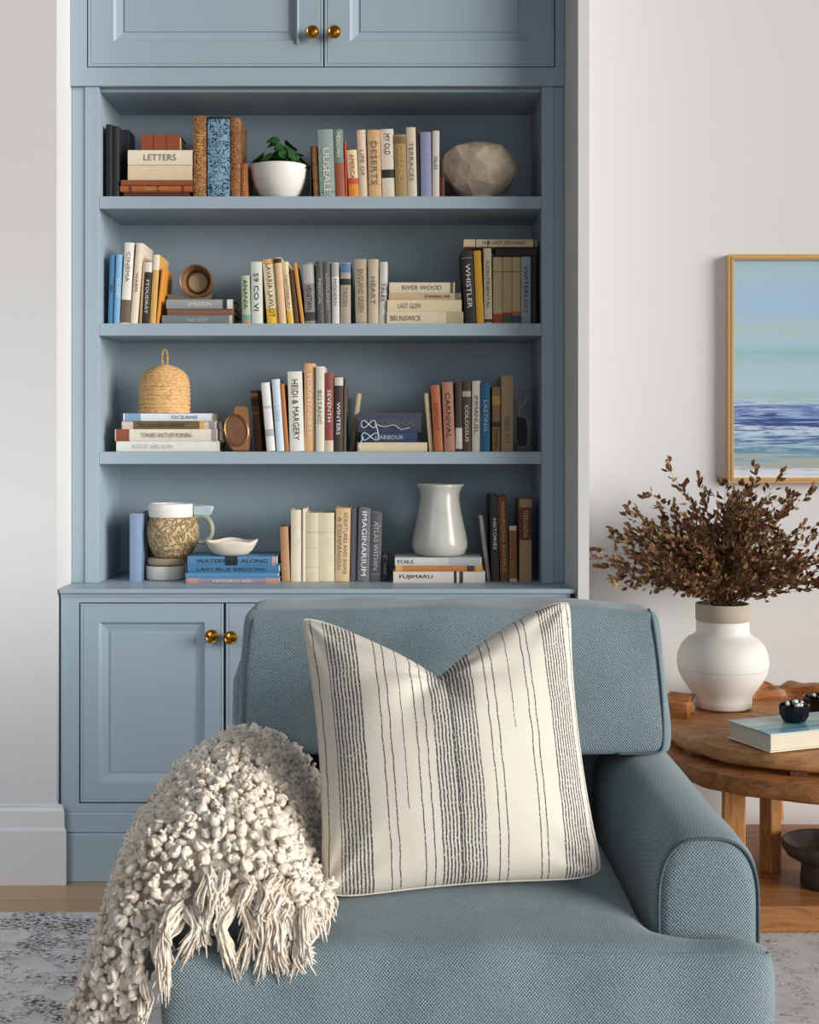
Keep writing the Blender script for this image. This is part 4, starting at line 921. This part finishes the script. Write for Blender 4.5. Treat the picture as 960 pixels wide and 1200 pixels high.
# seat cushion with T-shaped front
xs = sorted(set(lspace(-.516, -.315, 7)+lspace(-.315, .315, 20)+lspace(.315, .516, 7)))
ys = lspace(2.185, 2.275, 4)+lspace(2.275, 2.88, 20)[1:]
zs = lspace(.285, .466, 7)
bm = cells(xs, ys, zs, lambda i, j, k: j < 4 or abs((xs[i]+xs[i+1])/2) < .315)
smooth(bm, 7)
for v in bm.verts:
    q = max(0, 1-(v.co.x/.40)**2)*max(0, 1-((v.co.y-2.5)/.36)**2)
    if v.co.z > .37: v.co.z += .030*q + .004*noise.noise(Vector((v.co.x*7, v.co.y*7, 3)))
    if v.co.z > .37 and v.co.y < 2.30: v.co.z -= .006*noise.noise(Vector((v.co.x*9, 1, 1)))+.004
    if v.co.y < 2.24: v.co.y += .008*noise.noise(Vector((v.co.x*8, v.co.z*6, 7)))
seat = link('seat_cushion', shift(bm), M['fab'], ac, smooth=True); seat.modifiers.new('s', 'SUBSURF').levels = 1; seat.modifiers[0].render_levels = 1
bm = bmesh.new()
def cushion_edge(z):
    return [(-.498, 2.212, z), (-.48, 2.203, z), (-.3, 2.200, z+.002), (0, 2.2, z+.003), (.3, 2.200, z+.002), (.48, 2.203, z), (.498, 2.212, z)]
tube(bm, spline([p for p in cushion_edge(.4465)], 60), .0032, 6); 
link('piping', shift(bm), M['fab'], seat, smooth=True)
# arms
def arch(x0, x1, z0, zt, r, n=20):
    """inner side, rounded top, outer side"""
    pts = [(x0, z0)]; c = (x0+x1)/2; hw = (x1-x0)/2
    for i in range(n+1):
        a = PI-PI*i/n; pts.append((c+hw*math.copysign(abs(math.cos(a))**.72, math.cos(a)), zt-r+r*abs(math.sin(a))**.82))
    pts.append((x1, z0)); return pts
def make_arm(sg):
    pr = arch(HI, HO, .16, .622, .115); 
    dense = []
    for (a, b) in zip(pr, pr[1:]):
        m = 8 if abs(b[1]-a[1]) > .2 else 1
        for q in range(m): dense.append((a[0]+(b[0]-a[0])*q/m, a[1]+(b[1]-a[1])*q/m))
    dense.append(pr[-1])
    cx = (HI+HO)/2; bm = bmesh.new(); R_ = []
    for y, ins in ((YA+.002, .013), (YA+.004, .007), (YA+.010, .0025), (YA+.02, 0), (YA+.12, 0), (YA+.24, .001), (YA+.36, .002), (YA+.48, .001), (YA+.60, 0), (YBk+.09, 0), (YBk+.11, .008), (YBk+.115, .02)):
        bulge = .006*math.sin(PI*max(0, min(1, (y-YA)/(YBk-YA))))
        ring = []
        for x, z in dense:
            dx = (x-cx); zz = z
            x2 = cx+dx*(1-ins/.09)+ (math.copysign(bulge, dx) if z < .55 else 0); 
            if z > .5: zz = z-ins*(z-.5)/.12
            ring.append(bm.verts.new((sg*x2, y, zz+.004*noise.noise(Vector((x*5, y*5, z*5))))))
        R_.append(ring)
    for a, b in zip(R_, R_[1:]):
        for i in range(len(dense)-1): bm.faces.new((a[i], a[i+1], b[i+1], b[i]))
        bm.faces.new((a[-1], a[0], b[0], b[-1]))
    bm.faces.new(R_[0]); bm.faces.new(R_[-1])
    arm = link('arm', shift(bm), M['fab'], ac, smooth=55)
    # front panel, slightly domed
    bm = bmesh.new(); c = bm.verts.new((sg*cx, YA-.010, .40)); rr = []
    for q, (s_, dy) in enumerate(((.45, -.0085), (.8, -.005), (.95, .0), (.985, .006))):
        rr.append([bm.verts.new((sg*(cx+(x-cx)*s_*.93), YA+dy, .40+(z-.40)*(s_ if s_ < .9 else s_)*.985)) for x, z in dense])
    for a, b in zip([None]+rr, rr):
        m = len(dense)
        for i in range(m):
            if a is None: bm.faces.new((c, b[i], b[(i+1) % m]))
            else: bm.faces.new((a[i], a[(i+1) % m], b[(i+1) % m], b[i]))
    fp = link('arm_front', shift(bm), M['fab'], arm, smooth=True)
    bm = bmesh.new(); tube(bm, [(sg*(cx+(x-cx)*.935), YA+.0005, .40+(z-.40)*.968) for x, z in dense], .0030, 6)
    link('arm_piping', shift(bm), M['pipe'], arm, smooth=True)
make_arm(1); make_arm(-1)
# seat base, back frame, legs
bm = cells(lspace(-HI+.001, HI-.001, 10), lspace(2.25, 3.04, 12), lspace(.10, .283, 4)); link('seat_base', shift(bm), M['fab'], ac, smooth=40)
bm = cells(lspace(-HO, HO, 16), lspace(3.066, 3.18, 3), lspace(.10, .80, 12)); smooth(bm, 3); link('back_frame', shift(bm), M['fab'], ac, smooth=True)
M['dwood'] = plain('3a2517', .4, .2, 30)
for sx_ in (-1, 1):
    for yy in (2.33, 3.08):
        bm = bmesh.new(); R_ = [[bm.verts.new((sx_*.45+a*r, yy+b*r, z)) for a, b in ((-1,-1),(1,-1),(1,1),(-1,1))] for r, z in ((.019, FL+.0055), (.028, .158))]
        for i in range(4): bm.faces.new((R_[0][i], R_[0][(i+1) % 4], R_[1][(i+1) % 4], R_[1][i]))
        bm.faces.new(R_[0]); bm.faces.new(R_[1]); link('leg', shift(bm), M['dwood'], ac)
# back cushion
bm = cells(lspace(-.470, .470, 44), lspace(2.845, 3.045, 9), lspace(.622, .940, 15))
extra = cells(lspace(-.25, .25, 24), lspace(2.87, 3.04, 8), lspace(.47, .6219, 7))
me_ = bpy.data.meshes.new('tmp'); extra.to_mesh(me_); extra.free(); bm.from_mesh(me_); bpy.data.meshes.remove(me_)
smooth(bm, 3)
for v in bm.verts:
    q = max(0, 1-(v.co.x/.52)**2)*max(0, 1-((v.co.z-.74)/.22)**2)
    if v.co.y < 2.9: v.co.y -= .022*q
    v.co.y += (v.co.z-.6)*.06
    if v.co.z > .85: v.co.z += .009*noise.noise(Vector((v.co.x*6, v.co.y*5, 9)))-.010*(abs(v.co.x)/.5)**2
    v.co.x += .006*noise.noise(Vector((v.co.z*8, v.co.y*6, 2)))-.020*math.copysign(1, v.co.x)*max(0, (v.co.z-.66)/.28)*max(0, min(1, (abs(v.co.x)-.30)/.12))
bc_ = link('back_cushion', shift(bm), M['fab'], ac, smooth=True); bc_.modifiers.new('s', 'SUBSURF').levels = 1; bc_.modifiers[0].render_levels = 1
bm = bmesh.new()
bm.free()
for sg in (-1, 1):
    bm = bmesh.new(); tube(bm, spline([(sg*.350, 2.846, .628), (sg*.42, 2.845, .630), (sg*.448, 2.846, .645), (sg*.447, 2.850, .75), (sg*.438, 2.858, .85), (sg*.430, 2.866, .910), (sg*.428, 2.90, .930)], 40), .003, 6)
    link('piping', shift(bm), M['pipe'], bc_, smooth=True)

# ------------------------------------------------------------------ striped pillow
def pillow_mat():
    g = G('striped_cotton'); s = g.n('SeparateXYZ'); g.nt.links.new(g.tc.outputs['UV'], s.inputs[0])
    uv = g.mapv((1, 1, 1), src='UV')
    wob = g.math('MULTIPLY', g.math('SUBTRACT', g.noise(7, 4, g.mapv((.6, 1.6, 1), src='UV'), .6), .5), .014)
    u = g.math('ADD', s.outputs[0], wob); v = s.outputs[1]
    def ln(p, w=.0022): return g.math('LESS_THAN', g.math('ABSOLUTE', g.math('SUBTRACT', u, p)), w)
    tot = None
    for a, b, per in ((.070, .185, .0135), (.425, .58, .0125), (.86, .965, .0115)):
        inside = g.math('MULTIPLY', g.math('GREATER_THAN', u, a), g.math('LESS_THAN', u, b))
        c = g.math('SINE', g.math('MULTIPLY', u, 2*PI/per)); c = g.math('GREATER_THAN', c, .05)
        c = g.math('MULTIPLY', c, inside); tot = c if tot is None else g.math('MAXIMUM', tot, c)
    for p in (.245, .275, .365, .398, .625, .655, .775, .80, .495, .505, .025, .985): tot = g.math('MAXIMUM', tot, ln(p))
    tot = g.math('MAXIMUM', tot, g.math('MULTIPLY', ln(.318, .0016), g.math('GREATER_THAN', v, .25)))
    tot = g.math('MAXIMUM', tot, g.math('MULTIPLY', ln(.715, .0016), g.math('GREATER_THAN', v, .5)))
    brk = g.noise(230, 2, g.mapv((1, .5, 1), src='UV'), .6)
    tot = g.math('MULTIPLY', tot, g.ramp(brk, [(.36, (.15,.15,.15,1)), (.46, (1,1,1,1))]))
    wv = g.noise(330, 2, uv, .6); big = g.noise(3, 3, uv)
    base = g.mix(g.math('ADD', g.math('MULTIPLY', wv, .6), g.math('MULTIPLY', big, .4)), lin('d6ccba'), lin('f4eee2'))
    g.set(Base_Color=g.mix(tot, base, lin('45464e')), Roughness=.95); g.bump(wv, .5, .003); return g.m
pw_, ph_ = .515, .528
n = 56
def pil(u, v, side):
    """u, v in -1..1 -> local position (x right, z up, y thickness)"""
    eu, ev = 1-abs(u)**2.2, 1-abs(v)**2.2
    x = u*pw_/2*(1+.022*v)*(1-.055*(1-v*v)*abs(u)**3); z = v*ph_/2*(1-.05*(1-u*u)*abs(v)**3)
    # chopped top edge
    w = max(0, (v+.25)/1.25)**2.0
    notch = max(0, 1-abs(u+.05)*1.02)**1.55
    z -= .128*notch*w
    ear = max(0, v)**6*abs(u)**6; x += .012*ear*u; z += .012*ear
    c_ = (abs(u)*abs(v))**9; x -= u*.016*c_; z -= v*.016*c_
    lo = max(0, -v)**5*abs(u)**5; x += .012*lo*u; z += .004*lo
    th = .118*(max(0, eu)**.5)*(max(0, ev)**.5)
    crease = math.exp(-((u+.05)/.16)**2)*max(0, v)**1.4; th *= (1-.50*crease)
    if side:
        rd = math.hypot(u+.05, v-.62); an = math.atan2(v-.62, u+.05)
        th += .0075*math.sin(an*7+1.3*math.sin(rd*5))*math.exp(-(rd/.55)**2)*min(1, rd/.15)*eu**.5*ev**.5
        for cu, cv in ((-1, -1), (1, -1), (-1, 1), (1, 1)):
            rc = math.hypot(u-cu, v-cv); th += .005*math.sin((math.atan2(v-cv, u-cu))*11+cu)*math.exp(-(rc/.45)**2)*min(1, rc/.2)
    th += .007*noise.noise(Vector((u*2.6, v*2.6, side*3.0)))*eu*ev
    return Vector((x, -side*th, z))
bm = bmesh.new(); uvl = bm.loops.layers.uv.new('UVMap'); grid = {}
for side in (1, -1):
    for i in range(n+1):
        for j in range(n+1):
            e = i in (0, n) or j in (0, n); key = (0 if e else side, i, j)
            if key not in grid: 
                tu = math.sin((i/n-.5)*PI*.94)/math.sin(.5*PI*.94); tv = math.sin((j/n-.5)*PI*.94)/math.sin(.5*PI*.94)
                grid[key] = (bm.verts.new(pil(tu, tv, 0 if e else side)), (tu+1)/2, (tv+1)/2)
    for i in range(n):
        for j in range(n):
            ks = [(i, j), (i+1, j), (i+1, j+1), (i, j+1)]
            gs = [grid[(0 if a in (0, n) or b in (0, n) else side, a, b)] for a, b in ks]
            f = bm.faces.new([q[0] for q in gs])
            for lp, q in zip(f.loops, gs): lp[uvl].uv = (q[1], q[2])
pl = empty('throw_pillow', (X(544, 2.375), 2.375, .49), 'large cream pillow with dark woven stripes and a dented top on the armchair', 'pillow')
M['pil'] = pillow_mat()
body = link('pillow_cover', bm, M['pil'], pl, smooth=True)
rot = Matrix.Rotation(math.radians(-26), 4, 'X') @ Matrix.Rotation(math.radians(-4.6), 4, 'Y') @ Matrix.Rotation(math.radians(3), 4, 'Z')
for v in body.data.vertices:
    p = rot @ (v.co+Vector((0, 0, ph_/2))); v.co = p
zmin = min(v.co.z for v in body.data.vertices)
pl.location.z = .492-zmin-.004
bm = bmesh.new(); edge = []
for i in range(n+1): edge.append((i, 0))
for j in range(1, n+1): edge.append((n, j))
for i in range(n-1, -1, -1): edge.append((i, n))
for j in range(n-1, 0, -1): edge.append((0, j))
tube(bm, [rot @ (pil(math.sin((i/n-.5)*PI*.94)/math.sin(.47*PI), math.sin((j/n-.5)*PI*.94)/math.sin(.47*PI), 0)+Vector((0, 0, ph_/2))) for i, j in edge], .0022, 6, closed=True)
link('edge_seam', bm, plain('d8cfbf', .9, .2, 120), pl, smooth=True)

# ------------------------------------------------------------------ chunky throw blanket over the left arm
TH = empty('throw_blanket', (-.32, 2.5, .0055), 'chunky cream popcorn-knit throw with fringe draped over the left arm of the armchair', 'blanket')
ST = [
 (2.82, [(-.500, .26), (-.500, .38), (-.485, .50), (-.44, .605), (-.345, .672), (-.25, .655), (-.19, .585), (-.155, .515)]),
 (2.70, [(-.535, .20), (-.530, .33), (-.512, .48), (-.455, .61), (-.345, .682), (-.245, .660), (-.192, .580), (-.172, .515)]),
 (2.55, [(-.555, .17), (-.548, .30), (-.520, .47), (-.455, .61), (-.345, .680), (-.24, .655), (-.186, .570), (-.166, .512)]),
 (2.40, [(-.575, .16), (-.560, .29), (-.520, .45), (-.450, .59), (-.345, .665), (-.24, .640), (-.176, .560), (-.148, .508)]),
 (2.30, [(-.570, .16), (-.555, .28), (-.512, .42), (-.450, .575), (-.345, .652), (-.245, .630), (-.175, .55), (-.120, .508)]),
 (2.245, [(-.545, .16), (-.530, .27), (-.490, .39), (-.440, .52), (-.345, .585), (-.250, .575), (-.180, .535), (-.135, .505)]),
 (2.215, [(-.440, .16), (-.440, .25), (-.430, .36), (-.41, .465), (-.345, .520), (-.255, .525), (-.19, .512), (-.145, .503)])]
def thr(u, v):
    """u across the arm 0..1, v from the back 0 to the front 1"""
    a = v*(len(ST)-1); i = min(int(a), len(ST)-2); f = a-i; f = f*f*(3-2*f)*.5+f*.5
    def sec(st):
        b = u*(len(st[1])-1); j = min(int(b), len(st[1])-2); g_ = b-j; P = st[1]
        p0 = P[max(j-1, 0)]; p1 = P[j]; p2 = P[j+1]; p3 = P[min(j+2, len(P)-1)]
        return [.5*((2*p1[q])+(-p0[q]+p2[q])*g_+(2*p0[q]-5*p1[q]+4*p2[q]-p3[q])*g_*g_+(-p0[q]+3*p1[q]-3*p2[q]+p3[q])*g_**3) for q in (0, 1)]
    A, B = sec(ST[i]), sec(ST[i+1]); y = ST[i][0]*(1-f)+ST[i+1][0]*f
    p = Vector((A[0]*(1-f)+B[0]*f, y, A[1]*(1-f)+B[1]*f))
    hang = max(0, 1-u/.42)
    fold = math.sin(v*15+.6)*.028*hang**.7                      # hanging folds on the outer side
    p.x += fold*.8-.004; p.y += math.sin(v*15+2.2)*.012*hang
    w = noise.noise(Vector((u*5, v*5, 1.7)))*.010; p.z += w; p.x -= w*hang
    return p
g = G('cream_wool'); nn = g.noise(45, 4, g.mapv((1, 1, .6)), .65, .8); n2 = g.noise(6, 2)
c = g.ramp(g.math('ADD', g.math('MULTIPLY', nn, .7), g.math('MULTIPLY', n2, .3)), [(.3, lin('c9b093')), (.46, lin('ecdfcc')), (.7, lin('f6f1e8'))])
g.set(Base_Color=c, Roughness=.95, Sheen_Weight=.3); g.bump(g.noise(130, 4, g.mapv((1, 1, .35)), .6, 1), .6, .006); M['wool'] = g.m
off = Vector((-.32, 2.5, .0055))
bm = bmesh.new(); NU, NV = 40, 30
gr = [[thr(i/NU, j/NV)-off for j in range(NV+1)] for i in range(NU+1)]
gv = [[bm.verts.new(p) for p in r] for r in gr]
for i in range(NU):
    for j in range(NV): bm.faces.new((gv[i][j], gv[i+1][j], gv[i+1][j+1], gv[i][j+1]))
bmesh.ops.solidify(bm, geom=bm.faces[:], thickness=.006)
link('blanket_ground', bm, M['wool'], TH, smooth=True)
rs = random.Random(5); bm = bmesh.new(); pts = []; acc = {}
ico = bmesh.new(); bmesh.ops.create_icosphere(ico, subdivisions=2, radius=1); iv = [v.co.copy() for v in ico.verts]; ifc = [[v.index for v in f.verts] for f in ico.faces]; ico.free()
def near(p, r):
    c = tuple(int(math.floor(q/.03)) for q in p)
    for a in (-1, 0, 1):
        for b in (-1, 0, 1):
            for d in (-1, 0, 1):
                for q in acc.get((c[0]+a, c[1]+b, c[2]+d), ()):
                    if (q-p).length < r: return True
    return False
def tuft(p, nrm, r):
    tw = rs.uniform(0, 10); ax = nrm.orthogonal().normalized(); R_ = Matrix.Rotation(rs.uniform(0, 6.28), 3, nrm); ax = R_@ax; ay = nrm.cross(ax)
    sx, sy, sz = r*rs.uniform(.85, 1.35), r*rs.uniform(.8, 1.1), r*rs.uniform(.8, 1.15)
    vs = []
    for q in iv:
        k_ = 1.0+.34*noise.noise(q*1.5+Vector((tw, tw, 0)))+.24*noise.noise(q*3.6+Vector((tw, 0, tw)))
        vs.append(bm.verts.new(p+(ax*(q.x*sx)+ay*(q.y*sy)+nrm*(q.z*sz))*k_))
    for f in ifc: bm.faces.new([vs[i] for i in f])
    for q in range(rs.choice((1, 2, 2, 3))):          # yarn loops lying over the tuft
        c0 = p+nrm*r*rs.uniform(.2, .8)+ax*r*rs.uniform(-.8, .8)+ay*r*rs.uniform(-.8, .8); b0 = rs.uniform(0, 6.28); rr = r*rs.uniform(.55, 1.0); s0 = rs.uniform(2.2, 4.2)
        e1 = (ax*math.cos(b0)+ay*math.sin(b0)); e2 = (nrm*rs.uniform(.3, 1)+ax*rs.uniform(-.8, .8)+ay*rs.uniform(-.8, .8)).normalized()
        tube(bm, [c0+e1*(math.cos(s0*t/5-s0/2)*rr*.9)+e2*(math.sin(s0*t/5-s0/2)*rr) for t in range(6)], [r*z for z in (.14, .32, .38, .38, .32, .14)], 5)
tries = 0; cnt = 0
while tries < 60000 and cnt < 4200:
    tries += 1
    u, v = rs.random(), rs.random()
    p = thr(u, v); 
    if near(p, .0162): continue
    du = thr(min(1, u+.01), v)-thr(max(0, u-.01), v); dv = thr(u, min(1, v+.01))-thr(u, max(0, v-.01))
    nr = du.cross(dv)
    if nr.length < 1e-9: continue
    nr.normalize()
    cc = Vector((-.33, p.y, .45))
    if nr.dot(p-cc) < 0: nr = -nr
    acc.setdefault(tuple(int(math.floor(q/.03)) for q in p), []).append(p); cnt += 1
    tuft(p+nr*rs.uniform(.001, .014)-off, nr, rs.uniform(.0072, .0125))
link('wool_tufts', bm, M['wool'], TH, smooth=True)
# fringe: bundles of strands along the front and the inner corner
def tassel(base, d0, d1, L, nst=16, spread=.010):
    """a bundle of soft yarn strands that share one wavy path"""
    bm = bmesh.new(); d0 = Vector(d0).normalized(); d1 = Vector(d1).normalized(); base = Vector(base)
    rv = lambda k: Vector((rs.uniform(-k, k), rs.uniform(-k, k), rs.uniform(-k, k)))
    P = [base, base+d0*L*.35+rv(.004), base+d0*L*.45+d1*L*.3+rv(.007), base+d0*L*.45+d1*L*.75+rv(.010)]
    for s in range(nst):
        j = rv(1)*spread; f = rs.uniform(.6, 1.12); q = rv(.0035)
        pts = [P[0]+j*.9, P[1]+j*.7+q, P[2]+j*.8-q, P[1].lerp(P[3], f)+j*1.2+rv(.003)]
        tube(bm, [p-off for p in spline(pts, 9)], [.0024, .0026, .0025, .0024, .0023, .0021, .0020, .0018, .0015, .0008], 5)
    return link('tassel', bm, M['wool'], TH, smooth=True)
for q in range(20):
    u = .46+.52*q/19; p = thr(u, 1.0)+Vector((0, -.006, .004))
    side = (u-.7)
    tassel(p+Vector((0, -.002, -.004)), (side*.4+rs.uniform(-.5, .5), -.35, -.55), (side*.3+rs.uniform(-.45, .3), -.05, -1), rs.uniform(.045, .10), 30, .011)
for q in range(12):
    uu = rs.uniform(.5, .96); p = thr(uu, rs.uniform(.80, .97))+Vector((0, -.014, .008)); tassel(p, (rs.uniform(-.5, .5), -.5, -.3), (rs.uniform(-.5, .4), -.25, -1), rs.uniform(.04, .07), 22, .009)
for q in range(9):
    v = .42+.56*q/8; p = thr(1.0, v)+Vector((-.01, 0, .006))
    tassel(p, (.6, -.5, -.2), (.25, -.4, -.8), rs.uniform(.035, .05), 12, .008)
for q in range(4):
    p = thr(.99, .02+.11*q)+Vector((0, -.01, .012)); tassel(p, (.6, -.5, .0), (.3, -.4, -.9), .06, 16)
for q in range(7):
    u = .02+.055*q; p = thr(u, 1.0)+Vector((0, -.004, 0)); tassel(p, (.2, -.5, -.4), (.1, -.1, -1), rs.uniform(.06, .09), 14)
# tumbled clumps that widen the hanging outer side towards the floor
for q in range(16):
    v = q/15; p = thr(0, v)+Vector((-.004, 0, .05)); tassel(p, (-.35, -.1, -.5), (-.1, 0, -1), rs.uniform(.04, .055), 12, .016)

# ------------------------------------------------------------------ light
def area(name, loc, target, sx, sy, power, col):
    l = bpy.data.lights.new(name, 'AREA'); l.shape = 'RECTANGLE'; l.size = sx; l.size_y = sy; l.energy = power; l.color = col
    o = bpy.data.objects.new(name, l); COL.objects.link(o); o.location = loc
    o.rotation_euler = (Vector(target)-Vector(loc)).to_track_quat('-Z', 'Y').to_euler(); return o
sl = bpy.data.lights.new('window_sun', 'SUN'); sl.energy = 4.1; sl.angle = .60; sl.color = (1.0, .97, .935)
so = bpy.data.objects.new('window_sun', sl); COL.objects.link(so); so.location = (4, 1, 2.5)
so.rotation_euler = Vector((-1.62, 1.0, -.36)).to_track_quat('-Z', 'Y').to_euler()
area('front_fill', (.7, -.7, 1.5), (-.5, 3.7, .7), 2.2, 1.8, 14, (.86, .93, 1.0))  # unseen fill lamp added near the camera, stands in for room bounce
lf = area('low_left_fill', (-1.75, 1.7, 1.7), (-1.15, 3.65, .15), 1.2, 1.2, 4.8, (.84, .92, 1.0)); lf.data.spread = math.radians(75)  # added fill, no window there: brightens the low left wall and floor
w = bpy.data.worlds.new('world'); scene.world = w; w.use_nodes = True
bg = w.node_tree.nodes['Background']; bg.inputs[0].default_value = (.88, .92, 1.0, 1); bg.inputs[1].default_value = .18
scene.view_settings.view_transform = 'Standard'; scene.view_settings.look = 'None'; scene.view_settings.exposure = 0
